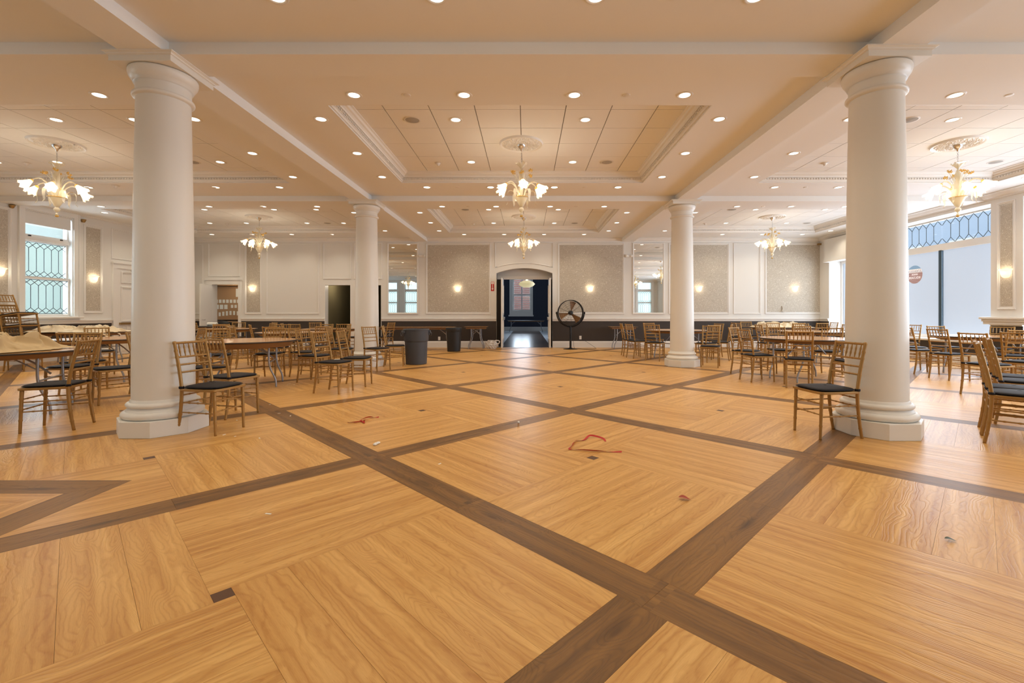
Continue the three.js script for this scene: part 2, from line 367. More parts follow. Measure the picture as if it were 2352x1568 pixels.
// ---------------------------------------------------------------- columns
function makeColumn(x, d, label, name) {
  const t = thing('column', label, 'column', x, 0, d);
  const a = 0.352, k = a * Math.tan(PI / 8), oct = new THREE.Shape([V2(-k, -a), V2(k, -a), V2(a, -k), V2(a, k), V2(k, a), V2(-k, a), V2(-a, k), V2(-a, -k)]);
  mesh('plinth', new THREE.ExtrudeGeometry(oct, { depth: 0.146, bevelEnabled: true, bevelSize: 0.006, bevelThickness: 0.006, bevelSegments: 2 }).rotateX(-PI / 2).translate(0, 0.006, 0), M.column, t);
  const bulge = (r, y, h, n = 8) => Array.from({ length: n + 1 }, (_, i) => [r - h / 2 + h / 2 * Math.sin(i / n * PI), y + h / 2 - h / 2 * Math.cos(i / n * PI)]);
  mesh('base_molding', lathe([[0, 0.155], [0.31, 0.155], ...bulge(0.345, 0.157, 0.072), [0.305, 0.231], [0.305, 0.24], [0.288, 0.252], [0.288, 0.262], ...bulge(0.306, 0.264, 0.05), [0.272, 0.316], [0.272, 0.334], [0.262, 0.342]], 56), M.column, t);
  const sh = []; for (let i = 0; i <= 24; i++) { const q = i / 24; sh.push([0.262 - 0.034 * Math.pow(q, 1.6), 0.335 + q * 3.02]); }
  mesh('shaft', lathe(sh, 56), M.column, t);
  mesh('capital', lathe([[0.226, 3.35], ...bulge(0.262, 3.355, 0.045), [0.238, 3.402], [0.232, 3.41], [0.232, 3.49], [0.245, 3.492], [0.245, 3.505], [0.252, 3.507], [0.252, 3.52], [0.268, 3.535], [0.284, 3.56], [0.292, 3.59], [0.292, 3.61], [0.286, 3.626], [0, 3.626]], 56), M.column, t);
  mesh('abacus', boxes([box(0.60, 0.05, 0.60, 0, 3.651, 0), frame(0.68, 0.68, [[0.04, 0], [0.04, 0.006], [0.025, 0.012], [0.022, 0.02], [0.008, 0.028], [0, 0.03], [0, 0.038], [0.3, 0.038]]).rotateX(-PI / 2).translate(0, 3.676, 0)]), M.column, t);
  return t;
}
makeColumn(-3.73, 4.68, 'cream round column with two gold chairs beside its plinth, linen table behind');
makeColumn(3.53, 4.60, 'cream round column with chipped plinth beside a lone gold chair facing the open floor');
makeColumn(-3.65, 10.38, 'cream round column behind the grey trash can and gold chairs');
makeColumn(3.54, 10.38, 'cream round column in front of the round table near the fan');

// ---------------------------------------------------------------- wall kit (X along the wall, Y up, Z into the room)
const PANEL = [[0, 0], [0, 0.014], [0.012, 0.024], [0.022, 0.022], [0.03, 0.012], [0.045, 0.016], [0.05, 0.008], [0.05, 0]];
const RAIL = [[0, 0.925], [0.018, 0.925], [0.022, 0.945], [0.03, 0.95], [0.03, 0.975], [0.05, 0.99], [0.055, 1.02], [0, 1.024]];
const BASE = [[0, 0], [0.025, 0], [0.025, 0.19], [0.018, 0.2], [0.018, 0.215], [0.008, 0.225], [0, 0.228]];
const CROWN = [[0, SOFFIT - 0.13], [0.02, SOFFIT - 0.13], [0.025, SOFFIT - 0.10], [0.06, SOFFIT - 0.085], [0.09, SOFFIT - 0.05], [0.11, SOFFIT - 0.03], [0.15, SOFFIT - 0.025], [0.15, SOFFIT], [0, SOFFIT]];
function wallFrame(name, x, d, turn) { const g = structure(name); g.position.set(x, 0, -d); g.rotation.y = turn; return g; }
function onWall(wall, u, y, out = 0) { wall.updateMatrixWorld(true); const p = V3(u, y, out).applyMatrix4(wall.matrixWorld); return { x: p.x, y: p.y, d: -p.z, turn: wall.rotation.y }; }
function slab(wall, u0, u1, y1, holes, material = M.wall, thick = 0.25) {
  const s = rectShape(u0, u1, 0, y1);
  for (const h of holes) s.holes.push(h instanceof THREE.Path ? h : rectHole(...h));
  mesh('wall_surface', new THREE.ExtrudeGeometry(s, { depth: thick, bevelEnabled: false }).translate(0, 0, -thick), material, wall);
}
function panel(wall, u0, u1, y0, y1, papered) {
  const w = u1 - u0, h = y1 - y0;
  const m = mesh('panel_molding', frame(w, h, PANEL), M.white, wall);
  m.position.set((u0 + u1) / 2, (y0 + y1) / 2, 0);
  if (papered) {
    const g = box(w - 0.14, h - 0.14, 0.006), uv = g.attributes.uv, p = g.attributes.position;
    for (let i = 0; i < uv.count; i++) uv.setXY(i, p.getX(i) / 1.5, p.getY(i) / 1.5);
    const q = mesh('wallpaper_panel', g, M.wallpaper, wall);
    q.position.set((u0 + u1) / 2, (y0 + y1) / 2, 0.003);
  }
}
function lowerWall(wall, list) {                                        // wainscot, rail and baseboard between openings
  for (const [a, b] of list) {
    mesh('wainscot', span(a, b, 0.2, 0.94, 0, 0.008), M.wainscot, wall);
    mesh('chair_rail', run(RAIL, a, b), M.white, wall);
    mesh('baseboard', run(BASE, a, b), M.white, wall);
  }
}
function sconce(wall, u, y, label) {
  const at = onWall(wall, u, y), t = thing('wall_sconce', label, 'wall lamp', at.x, at.y, at.d, at.turn, 'glass wall sconces');
  const pts = [[0.004, -0.105], [0.05, -0.10], [0.085, -0.07], [0.10, -0.02], [0.108, 0.03], [0.125, 0.06], [0.148, 0.078], [0.152, 0.082], [0.142, 0.082], [0.118, 0.066], [0.10, 0.03], [0.094, -0.02], [0.08, -0.062], [0.048, -0.092], [0.004, -0.097]];
  mesh('shade', lathe(pts, 28, -PI / 2, PI).scale(1, 1, 0.8), M.sconceGlass, t);
  mesh('wall_plate', rbox(0.10, 0.10, 0.016, 0.006, 0, -0.01, 0.008), M.brass, t);
  mesh('bulb', new THREE.SphereGeometry(0.022, 12, 10).translate(0, 0.01, 0.06), M.bulb, t);
  const l = new THREE.PointLight(LAMP, P_SCONCE); l.position.set(0, 0.012, 0.062); l.castShadow = true; l.shadow.radius = 1; l.name = 'sconce_lamp'; t.add(l);
  return t;
}
const K = BACK / FOCAL, bx = (px) => (px - 1210) * K, by = (py) => EYE + (720 - py) * K;   // survey of the back wall, in 1/1045ths of its distance

// ---------------------------------------------------------------- back wall
const wallBack = wallFrame('wall_back', 0, BACK, 0);
{
  const arch = new THREE.Path(), a0 = bx(1140), a1 = bx(1269), sp = by(627), ap = by(615.5);
  arch.moveTo(a0, 0); arch.lineTo(a0, sp);
  for (let i = 1; i < 20; i++) { const t = i / 20; arch.lineTo(mix(a0, a1, t), sp + (ap - sp) * (1 - (2 * t - 1) ** 2)); }
  arch.lineTo(a1, sp); arch.lineTo(a1, 0);
  const o1 = [bx(488), bx(548), 0, by(653)], o2 = [bx(745.6), bx(806), 0, by(653)], o3 = [bx(815), bx(876.5), 0, by(653)];
  // wall with door openings as one outline
  const s = new THREE.Shape([V2(-12.3, 0), V2(o1[0], 0), V2(o1[0], o1[3]), V2(o1[1], o1[3]), V2(o1[1], 0), V2(o2[0], 0), V2(o2[0], o2[3]), V2(o2[1], o2[3]), V2(o2[1], 0), V2(o3[0], 0), V2(o3[0], o3[3]), V2(o3[1], o3[3]), V2(o3[1], 0),
    ...arch.getPoints(), V2(11.0, 0), V2(11.0, SOFFIT + 0.05), V2(-12.3, SOFFIT + 0.05)]);
  mesh('wall_surface', new THREE.ExtrudeGeometry(s, { depth: 0.25, bevelEnabled: false }).translate(0, 0, -0.25), M.wall, wallBack);
  lowerWall(wallBack, [[-12.0, bx(474)], [bx(554), o2[0]], [o3[1], a0], [a1, bx(1905)]]);
  mesh('crown', run(CROWN, -12.0, bx(1905)), M.white, wallBack);
  const top = by(558), low = by(721);
  panel(wallBack, bx(395), bx(467), low, top);
  panel(wallBack, bx(478), bx(552), by(635), top);
  panel(wallBack, bx(562.5), bx(601.5), low, top, true);
  panel(wallBack, bx(612), bx(733), low, top);
  panel(wallBack, bx(742), bx(807.5), by(641), top);
  panel(wallBack, bx(813), bx(878), by(641), top);
  panel(wallBack, bx(978.3), bx(1127.6), low, top, true);
  panel(wallBack, bx(1281), bx(1434), low, top, true);
  panel(wallBack, bx(1535.7), bx(1674.7), low, top, true);
  panel(wallBack, bx(1684.4), bx(1747), low, top);
  panel(wallBack, bx(1757), bx(1895), low, top, true);
  // arched panel over the doorway
  const path = []; path.push(V3(bx(1137.5), top, 0.006), V3(bx(1137.5), by(614), 0.006));
  for (let i = 1; i < 16; i++) { const t = i / 16; path.push(V3(mix(bx(1137.5), bx(1269.6), t), by(614) + 0.155 * (1 - (2 * t - 1) ** 2), 0.006)); }
  path.push(V3(bx(1269.6), by(614), 0.006), V3(bx(1269.6), top, 0.006), V3(bx(1137.5), top, 0.006));
  mesh('panel_molding', sweep(path, 0.018, 6), M.white, wallBack);
  // casing of the store-room door
  const w = o1[1] - o1[0] + 0.4, hh = o1[3] + 0.15;
  mesh('door_casing', boxes([span(o1[0] - 0.2, o1[0], 0, hh, 0, 0.03), span(o1[1], o1[1] + 0.1, 0, hh, 0, 0.03), span(o1[0] - 0.2, o1[1] + 0.1, o1[3], hh, 0, 0.03), span(o1[0] - 0.24, o1[1] + 0.14, hh, hh + 0.05, 0, 0.055)]), M.white, wallBack);
  for (const o of [o2, o3]) mesh('door_lining', boxes([span(o[0], o[0] + 0.02, 0, o[3], -0.25, 0.005), span(o[1] - 0.02, o[1], 0, o[3], -0.25, 0.005), span(o[0], o[1], o[3] - 0.02, o[3], -0.25, 0.005)]), M.white, wallBack);
  for (const [px, where] of [[580, 'on the narrow papered panel beside the store-room door'], [1051, 'on the papered panel above the long folding table'], [1355, 'on the papered panel behind the pedestal fan'], [1605, 'on the papered panel beside the cream column and tall mirror'], [1825, 'on the papered panel with a torn corner']]) sconce(wallBack, bx(px), 2.06, 'lit glass wall sconce ' + where);
}
// recess behind the arch with double doors, then the navy room
{
  const d0 = 16.25, x0 = bx(1140), x1 = bx(1269), dd = 16.5, doorL = -0.84, doorR = 0.78, doorT = 2.43;
  const lobby = structure('wall_lobby');
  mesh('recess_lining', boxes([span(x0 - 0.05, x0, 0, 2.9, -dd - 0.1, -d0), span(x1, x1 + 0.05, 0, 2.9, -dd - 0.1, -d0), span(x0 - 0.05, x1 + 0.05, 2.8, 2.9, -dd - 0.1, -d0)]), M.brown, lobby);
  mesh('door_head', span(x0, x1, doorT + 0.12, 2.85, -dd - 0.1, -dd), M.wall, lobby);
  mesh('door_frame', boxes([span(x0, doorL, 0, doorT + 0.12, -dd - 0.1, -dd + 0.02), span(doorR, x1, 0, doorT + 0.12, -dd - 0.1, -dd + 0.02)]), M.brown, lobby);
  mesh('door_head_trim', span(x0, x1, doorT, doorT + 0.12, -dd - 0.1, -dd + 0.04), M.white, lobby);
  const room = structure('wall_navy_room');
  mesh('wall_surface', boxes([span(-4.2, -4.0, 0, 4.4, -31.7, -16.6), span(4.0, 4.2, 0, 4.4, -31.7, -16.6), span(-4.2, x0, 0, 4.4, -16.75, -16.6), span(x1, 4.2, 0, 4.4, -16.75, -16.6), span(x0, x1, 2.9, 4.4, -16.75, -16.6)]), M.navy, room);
  const s = rectShape(-4.2, 4.2, 0, 4.4); s.holes.push(rectHole(-1.0, 0.30, 1.35, 3.9));
  mesh('wall_end', new THREE.ExtrudeGeometry(s, { depth: 0.2, bevelEnabled: false }).translate(0, 0, -31.7), M.navy, room);
  mesh('room_ceiling', span(-4.2, 4.2, 4.4, 4.5, -31.7, -16.4), M.wall, room);
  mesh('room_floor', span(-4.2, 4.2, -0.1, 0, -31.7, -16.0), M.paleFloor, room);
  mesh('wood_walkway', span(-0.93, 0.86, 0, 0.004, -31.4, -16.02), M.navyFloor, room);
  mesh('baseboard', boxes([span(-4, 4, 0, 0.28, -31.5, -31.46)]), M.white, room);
  const win = structure('window_5');
  mesh('casing', boxes([span(-1.2, -1.0, 1.05, 4.0, -31.52, -31.44), span(0.30, 0.42, 1.05, 4.0, -31.52, -31.44), span(-1.26, 0.46, 1.0, 1.1, -31.52, -31.38), span(-1.0, 0.30, 1.1, 1.36, -31.5, -31.46)]), M.white, win);
  mesh('sash', boxes([span(-1.0, -0.88, 1.35, 3.9, -31.6, -31.54), span(0.2, 0.30, 1.35, 3.9, -31.6, -31.54), span(-1.0, 0.3, 1.35, 1.48, -31.6, -31.54), span(-1.0, 0.3, 2.42, 2.54, -31.6, -31.54), span(-0.38, -0.30, 1.4, 3.9, -31.6, -31.54)]), M.white, win);
  for (const [a, b] of [[-0.88, -0.38], [-0.30, 0.2]]) for (const [e, f] of [[1.48, 2.42], [2.54, 3.9]]) mesh('pane', span(a, b, e, f, -31.575, -31.57), M.glassPane, win);
  daylight(1.25, 2.5, -0.35, 2.6, 31.85, 0, -1, P_FAR);
  const side = structure('window_6');  // unseen window with glowing pane, added to brighten the navy room
  mesh('casing', frame(2.2, 2.8, [[0, 0], [0, 0.05], [0.14, 0.05], [0.14, 0]]).rotateY(-PI / 2).translate(4.0, 2.4, -23), M.white, side);
  mesh('pane', span(3.985, 3.99, 1.14, 3.66, -23.96, -22.04), M.frost, side);
  daylight(1.9, 2.5, 3.95, 2.4, 23, -1, 0, P_FAR * 0.8);  // fill light belonging to the added side window
  // two door leaves standing open into the hall
  [[doorL, 1], [doorR, -1]].forEach(([x, s], i) => {
    const dr = structure('door_' + (3 + i)); dr.position.set(x - 0.025 * s, 0, -dd);
    mesh('leaf', rbox(0.045, doorT - 0.02, 0.82, 0.004, 0, doorT / 2, 0.43), M.white, dr);
    for (const [a, b] of [[0.3, 1.0], [1.2, 2.2]]) mesh('panel_molding', frame(0.56, b - a, PANEL).rotateY(PI / 2 * s).translate(s * 0.023, (a + b) / 2, 0.43), M.white, dr);
    mesh('panic_bar', boxes([box(0.05, 0.05, 0.62, s * 0.06, 1.02, 0.42), box(0.06, 0.10, 0.06, s * 0.045, 1.02, 0.12), box(0.06, 0.10, 0.06, s * 0.045, 1.02, 0.74)]), M.chrome, dr);
    mesh('hinge', join([0.25, 1.2, 2.15].map((y) => box(0.02, 0.1, 0.03, s * 0.03, y, 0.02))), M.chrome, dr);
  });
  const ext = structure('wall_exterior_brick');
  mesh('backing', span(-4, 4, 0, 6, -36.3, -36.05), M.paperSheet, ext);
  for (let k = 0; k < 26; k++) { mesh('brick_course', span(-4, 4, 0.9 + k * 0.15, 0.9 + k * 0.15 + 0.09, -36.05, -36.0), M.brick, ext); }
}
// store room and passages behind the back wall
{
  const r = structure('wall_store_room'), o0 = bx(488), o1 = bx(548);
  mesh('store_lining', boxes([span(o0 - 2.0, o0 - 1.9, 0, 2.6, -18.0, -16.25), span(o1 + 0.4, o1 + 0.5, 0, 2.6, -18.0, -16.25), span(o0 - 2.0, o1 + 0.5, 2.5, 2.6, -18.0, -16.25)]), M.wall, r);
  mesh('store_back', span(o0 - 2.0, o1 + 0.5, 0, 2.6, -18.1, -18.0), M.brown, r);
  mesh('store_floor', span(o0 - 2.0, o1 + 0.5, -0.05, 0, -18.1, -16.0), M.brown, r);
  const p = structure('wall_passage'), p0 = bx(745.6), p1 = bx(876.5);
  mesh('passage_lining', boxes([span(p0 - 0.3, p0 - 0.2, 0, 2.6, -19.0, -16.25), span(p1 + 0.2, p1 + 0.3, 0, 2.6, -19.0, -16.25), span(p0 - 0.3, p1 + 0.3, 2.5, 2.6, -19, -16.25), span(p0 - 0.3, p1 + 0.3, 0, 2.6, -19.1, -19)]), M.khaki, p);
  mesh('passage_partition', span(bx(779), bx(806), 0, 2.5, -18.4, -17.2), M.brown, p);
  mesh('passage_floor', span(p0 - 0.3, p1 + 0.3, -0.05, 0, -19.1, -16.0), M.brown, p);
  const l = new THREE.PointLight(LAMP, 1.1); l.position.set(p0 + 0.35, 2.3, -17.0); l.name = 'passage_lamp'; l.castShadow = true; l.shadow.radius = 3; scene.add(l);
  const f = thing('flush_ceiling_light', 'small round flush light on the passage ceiling', 'ceiling lamp', p0 + 0.35, 2.5, 17.0);
  mesh('bowl', lathe([[0.001, -0.05], [0.06, -0.045], [0.10, -0.02], [0.11, 0]], 20), M.bulbDim, f);
  const l2 = new THREE.PointLight(LAMP, 0.9); l2.position.set((o0 + o1) / 2 - 0.5, 2.3, -16.9); l2.name = 'store_lamp'; l2.castShadow = true; l2.shadow.radius = 3; scene.add(l2);
  const f2 = dup(f, 'flush_ceiling_light', 'small round flush light on the store-room ceiling', (o0 + o1) / 2 - 0.5, 2.5, 16.9, 0);
  // board with notices
  const b = thing('notice_board', 'brown cork notice board covered with paper slips in the store room', 'notice board', (o0 + o1) / 2 - 0.98, 0.95, 17.7);
  mesh('board', box(1.25, 1.3, 0.03, 0, 0.65, 0), M.cork, b);
  const rr = rng(8);
  for (let i = 0; i < 7; i++) mesh('paper', box(0.10, 0.13, 0.002, -0.48 + i * 0.14, 0.72, 0.018), M.paperSheet, b);
  for (let i = 0; i < 3; i++) mesh('paper', box(0.13, 0.17, 0.002, -0.46 + i * 0.17, 0.5, 0.018), M.paperSheet, b);
  for (let i = 0; i < 8; i++) mesh('paper', box(0.08, 0.13 + 0.05 * rr(), 0.002, -0.5 + i * 0.14, 0.27 - 0.08 * rr(), 0.018), M.paperSheet, b);
  for (let i = 0; i < 3; i++) mesh('paper', box(0.09, 0.12, 0.002, 0.12 + i * 0.14, 0.52, 0.018), M.paperSheet, b);
  mesh('framed_notice', box(0.22, 0.32, 0.004, 0.38, 1.05, 0.02), M.paperSheet, b);
  const sh = thing('wall_shelf', 'wooden shelf below the cork notice board', 'shelf', (o0 + o1) / 2 - 0.98, 0.86, 17.38);
  mesh('board', box(1.5, 0.04, 0.6, 0, 0.02, 0), M.cork, sh);
  const up = thing('hanging_shelf', 'open shelf of dark boxes above the notice board', 'shelf', (o0 + o1) / 2 - 0.98, 2.28, 17.4);
  mesh('board', box(1.5, 0.03, 0.5, 0, 0, 0), M.cork, up);
  for (let i = 0; i < 9; i++) mesh('box', box(0.11, 0.14, 0.2, -0.58 + i * 0.145, 0.09, 0.05), i % 2 ? M.brown : M.paperSheet, up);
  const bag = thing('black_bag', 'black bag slumped on the counter inside the store room', 'bag', -11.1, 0, 16.75);
  mesh('counter', box(1.2, 0.70, 0.4, 0, 0.35, 0), M.brown, bag);
  mesh('bag_body', new THREE.SphereGeometry(0.3, 20, 14).scale(1, 0.42, 0.6).translate(-0.08, 0.80, 0), M.black, bag);
  // open store-room door
  const dr = structure('door_2'); dr.position.set(o0 - 0.01, 0, -BACK + 0.035); dr.rotation.y = -PI / 2 + 0.2;
  mesh('leaf', rbox(0.80, 2.18, 0.045, 0.004, 0.40, 1.10, 0), M.white, dr);
  mesh('handle', join([sweep(curve([V3(0.72, 0.98, 0.02), V3(0.72, 0.98, 0.08), V3(0.64, 0.98, 0.085)], 8), 0.011, 8), lathe([[0.001, 0], [0.03, 0], [0.03, 0.012], [0.001, 0.012]], 16).rotateX(PI / 2).translate(0.72, 0.98, 0.022), sweep(curve([V3(0.72, 0.98, -0.02), V3(0.72, 0.98, -0.08), V3(0.64, 0.98, -0.085)], 8), 0.011, 8)]), M.chrome, dr);
  mesh('plate', rbox(0.10, 0.33, 0.012, 0.005, 0.40, 1.78, 0.027), M.paperSheet, dr);
  mesh('plate_window', box(0.04, 0.08, 0.004, 0.40, 1.88, 0.034), M.black, dr);
}

// ---------------------------------------------------------------- leaded sash: hexagon lights with a row of diamonds at each end
function leaded(parent, u0, u1, y0, y1, z, cols, glass, single) {
  const w = u1 - u0, p = w / cols, h = single ? p * 0.55 : p * 0.42, came = [], seg = (a, b) => came.push(rod(V3(...a, z), V3(...b, z), 0.0075, 5));
  const pane = (pts) => { const g = new THREE.ExtrudeGeometry(new THREE.Shape(pts.map((q) => V2(...q))), { depth: 0.004, bevelEnabled: false }).translate(0, 0, z - 0.002); mesh('pane', g, glass, parent); };
  if (single) {                                                         // one row of pointed hexagons
    for (let i = 0; i <= cols; i++) {
      const x = u0 + i * p;
      if (i > 0 && i < cols) seg([x, y0 + h], [x, y1 - h]);
      if (i < cols) {
        for (const [a, b] of [[y0 + h, y0], [y1 - h, y1]]) { seg([x, a], [x + p / 2, b]); seg([x + p / 2, b], [x + p, a]); }
        pane([[x, y0 + h], [x + p / 2, y0], [x + p, y0 + h], [x + p, y1 - h], [x + p / 2, y1], [x, y1 - h]]);
      }
      const l = Math.max(u0, x - p / 2), r = Math.min(u1, x + p / 2);
      pane([[l, y0], [r, y0], [x, y0 + h]]); pane([[l, y1], [r, y1], [x, y1 - h]]);
    }
  } else {
    const m = (y1 - y0) * 0.02;
    for (let i = 0; i <= cols; i++) {
      const x = u0 + i * p, lo = y0 + m + 2 * h, hi = y1 - m - 2 * h;
      if (i > 0 && i < cols) seg([x, lo], [x, hi]);
      for (const [a, s] of [[lo, -1], [hi, 1]]) {
        if (i < cols) { seg([x, a], [x + p / 2, a + s * h]); seg([x + p / 2, a + s * h], [x + p, a]); seg([x, a + 2 * s * h], [x + p / 2, a + s * h]); seg([x + p / 2, a + s * h], [x + p, a + 2 * s * h]); }
        if (i > 0 && i < cols) pane([[x, a], [x + p / 2, a + s * h], [x, a + 2 * s * h], [x - p / 2, a + s * h]]);
        else pane(i ? [[x, a], [x, a + 2 * s * h], [x - p / 2, a + s * h]] : [[x, a], [x + p / 2, a + s * h], [x, a + 2 * s * h]]);
        if (i < cols) pane([[x, a + 2 * s * h], [x + p / 2, a + s * h], [x + p, a + 2 * s * h], [x + p, s > 0 ? y1 : y0], [x, s > 0 ? y1 : y0]]);
      }
      if (i < cols) pane([[x, lo], [x + p / 2, lo - h], [x + p, lo], [x + p, hi], [x + p / 2, hi + h], [x, hi]]);
    }
    seg([u0, y0 + m], [u1, y0 + m]); seg([u0, y1 - m], [u1, y1 - m]);
  }
  mesh('lead_came', join(came), M.lead, parent);
}
function sashWindow(wall, name, u0, u1, blind) {                          // tall leaded double-hung window with a clear transom light
  const at = onWall(wall, 0, 0), g = wallFrame(name, at.x, at.d, at.turn), y0 = 1.12, y1 = 3.69, tr = 3.03, mid = 2.06, z = -0.13;
  mesh('casing', boxes([span(u0 - 0.12, u0, y0 - 0.02, y1 + 0.10, 0, 0.035), span(u1, u1 + 0.12, y0 - 0.02, y1 + 0.10, 0, 0.035), span(u0 - 0.12, u1 + 0.12, y1, y1 + 0.11, 0, 0.04), span(u0 - 0.135, u0 - 0.11, y0, y1 + 0.1, 0, 0.05), span(u1 + 0.11, u1 + 0.135, y0, y1 + 0.1, 0, 0.05)]), M.white, g);
  mesh('sill', boxes([rbox(u1 - u0 + 0.36, 0.05, 0.24, 0.012, (u0 + u1) / 2, y0 - 0.03, 0.0), span(u0 - 0.14, u1 + 0.14, y0 - 0.14, y0 - 0.05, 0, 0.03)]), M.white, g);
  const f = 0.055, sash = (a, b, zz) => boxes([span(u0, u0 + f, a, b, zz - 0.02, zz + 0.02), span(u1 - f, u1, a, b, zz - 0.02, zz + 0.02), span(u0, u1, a, a + f, zz - 0.02, zz + 0.02), span(u0, u1, b - f, b, zz - 0.02, zz + 0.02)]);
  mesh('jamb', boxes([span(u0 - 0.01, u0 + 0.02, y0, y1, -0.25, 0.0), span(u1 - 0.02, u1 + 0.01, y0, y1, -0.25, 0.0), span(u0, u1, y1 - 0.02, y1 + 0.01, -0.25, 0)]), M.white, g);
  mesh('transom_bar', span(u0, u1, tr - 0.06, tr + 0.03, z - 0.05, z + 0.06), M.white, g);
  mesh('sash', sash(y0, mid + 0.03, z + 0.03), M.white, g); mesh('sash', sash(mid - 0.03, tr - 0.03, z - 0.02), M.white, g); mesh('sash', sash(tr + 0.03, y1, z), M.white, g);
  leaded(g, u0 + f, u1 - f, y0 + f, mid - 0.02, z + 0.03, 6, M.glassGreen);
  leaded(g, u0 + f, u1 - f, mid + 0.02, tr - 0.08, z - 0.02, 6, M.glassGreen);
  mesh('pane', span(u0 + f, u1 - f, tr + 0.08, y1 - f, z - 0.003, z + 0.003), M.glassPane, g);
  for (const u of [u0 + 0.2, u1 - 0.2]) mesh('sash_lift', rbox(0.06, 0.03, 0.03, 0.008, u, tr + 0.05, z + 0.035), M.blackMetal, g);
  if (blind) {
    mesh('roller_blind', join([new THREE.CylinderGeometry(0.032, 0.032, u1 - u0 - 0.05, 14).rotateZ(PI / 2).translate((u0 + u1) / 2, y1 - 0.04, z + 0.08), span(u0 + 0.04, u1 - 0.04, y1 - 0.32, y1 - 0.04, z + 0.105, z + 0.109), span(u0 + 0.04, u1 - 0.04, y1 - 0.335, y1 - 0.31, z + 0.10, z + 0.114)]), M.wall, g);
    mesh('blind_bracket', boxes([box(0.012, 0.09, 0.07, u0 + 0.02, y1 - 0.05, z + 0.08), box(0.012, 0.09, 0.07, u1 - 0.02, y1 - 0.05, z + 0.08)]), M.chrome, g);
  }
  return g;
}
// ---------------------------------------------------------------- left wall
const wallLeft = wallFrame('wall_left', LEFT, 10.4, PI / 2 - 0.035);
{
  const wins = [[0.40, 1.53], [-4.4, -3.27], [-8.6, -7.47], [-12.4, -11.27]];
  slab(wallLeft, -14.6, 5.8, SOFFIT + 0.05, wins.map(([a, b]) => [a, b, 1.12, 3.69]));
  const door = [2.72, 3.72];
  lowerWall(wallLeft, [[-14.4, door[0] - 0.13], [door[1] + 0.13, 5.6]]);
  mesh('cove', run([[0, SOFFIT - 0.05], [0.02, SOFFIT - 0.05], [0.06, SOFFIT - 0.01], [0.06, SOFFIT], [0, SOFFIT]], -14.4, 5.6), M.white, wallLeft);
  panel(wallLeft, -0.46, 0.14, 1.2, 3.64, true);
  panel(wallLeft, 1.80, 2.33, 1.2, 3.60, true);
  panel(wallLeft, 2.58, 3.86, 2.76, 3.64);
  panel(wallLeft, 4.05, 5.4, 1.2, 3.64);
  panel(wallLeft, -2.6, -0.9, 1.2, 3.64, true);
  wins.forEach(([a, b], i) => { sashWindow(wallLeft, 'window_' + (i ? 14 + i : 1), a, b, true); const p = onWall(wallLeft, (a + b) / 2, 2.4, -0.5); daylight(1.1, 2.5, p.x, p.y, p.d, 1, 0.035, P_LEFT); });
  sconce(wallLeft, -0.10, 2.14, 'lit frosted glass wall sconce on the papered panel above the stacked chairs');
  sconce(wallLeft, 2.065, 2.14, 'lit glass wall sconce on the papered panel between leaded window and door');
  for (const u of [0.12, 1.76]) { const p = onWall(wallLeft, u, 3.66), b = thing('curtain_bracket', 'small brown carved curtain bracket at the top corner of the leaded window', 'bracket', p.x, p.y, p.d, p.turn, 'window curtain brackets'); mesh('block', lathe([[0.001, 0], [0.03, 0.01], [0.045, 0.05], [0.055, 0.06], [0.055, 0.085], [0.001, 0.085]], 10).rotateX(0).translate(0, -0.04, 0.05), M.brass, b); mesh('arm', box(0.04, 0.05, 0.06, 0, 0, 0.03), M.brass, b); }
  const p = onWall(wallLeft, 0, 0), g = wallFrame('door_1', p.x, p.d, p.turn), [a, b] = door, m = (a + b) / 2;
  mesh('leaf', span(a, b, 0.01, 2.50, 0.0, 0.03), M.white, g);
  for (const [y0, y1] of [[0.95, 1.98], [2.08, 2.42]]) mesh('panel_molding', frame(0.74, y1 - y0, PANEL).translate(m, (y0 + y1) / 2, 0.03), M.white, g);
  for (let k = 0; k < 7; k++) mesh('board', rbox(0.122, 0.72, 0.012, 0.004, a + 0.09 + k * 0.137, 0.46, 0.034), M.white, g);
  mesh('push_bar', boxes([box(0.86, 0.06, 0.05, m, 0.90, 0.06), box(0.06, 0.08, 0.03, m, 0.90, 0.09)]), M.brass, g);
  mesh('casing', boxes([span(a - 0.12, a, 0, 2.6, 0, 0.05), span(b, b + 0.12, 0, 2.6, 0, 0.05), span(a - 0.12, b + 0.12, 2.5, 2.64, 0, 0.05), span(a - 0.15, b + 0.15, 2.64, 2.68, 0, 0.075)]), M.white, g);
  mesh('door_closer', boxes([rbox(0.24, 0.06, 0.05, 0.01, m + 0.1, 2.42, 0.06), sweep(curve([V3(m + 0.02, 2.44, 0.09), V3(m - 0.2, 2.44, 0.18), V3(m - 0.05, 2.47, 0.1)], 10), 0.012, 6)]), M.chrome, g);
  const ext = structure('wall_exterior_neighbour');
  mesh('stucco_face', span(-17.2, -17.0, 0, 5.2, -22, 6), M.stucco, ext);
  mesh('brick_pilaster', join(Array.from({ length: 60 }, (_, k) => span(-17.0, -16.9, k * 0.085, k * 0.085 + 0.07, -17.9, -16.75))), M.brick, ext);
}
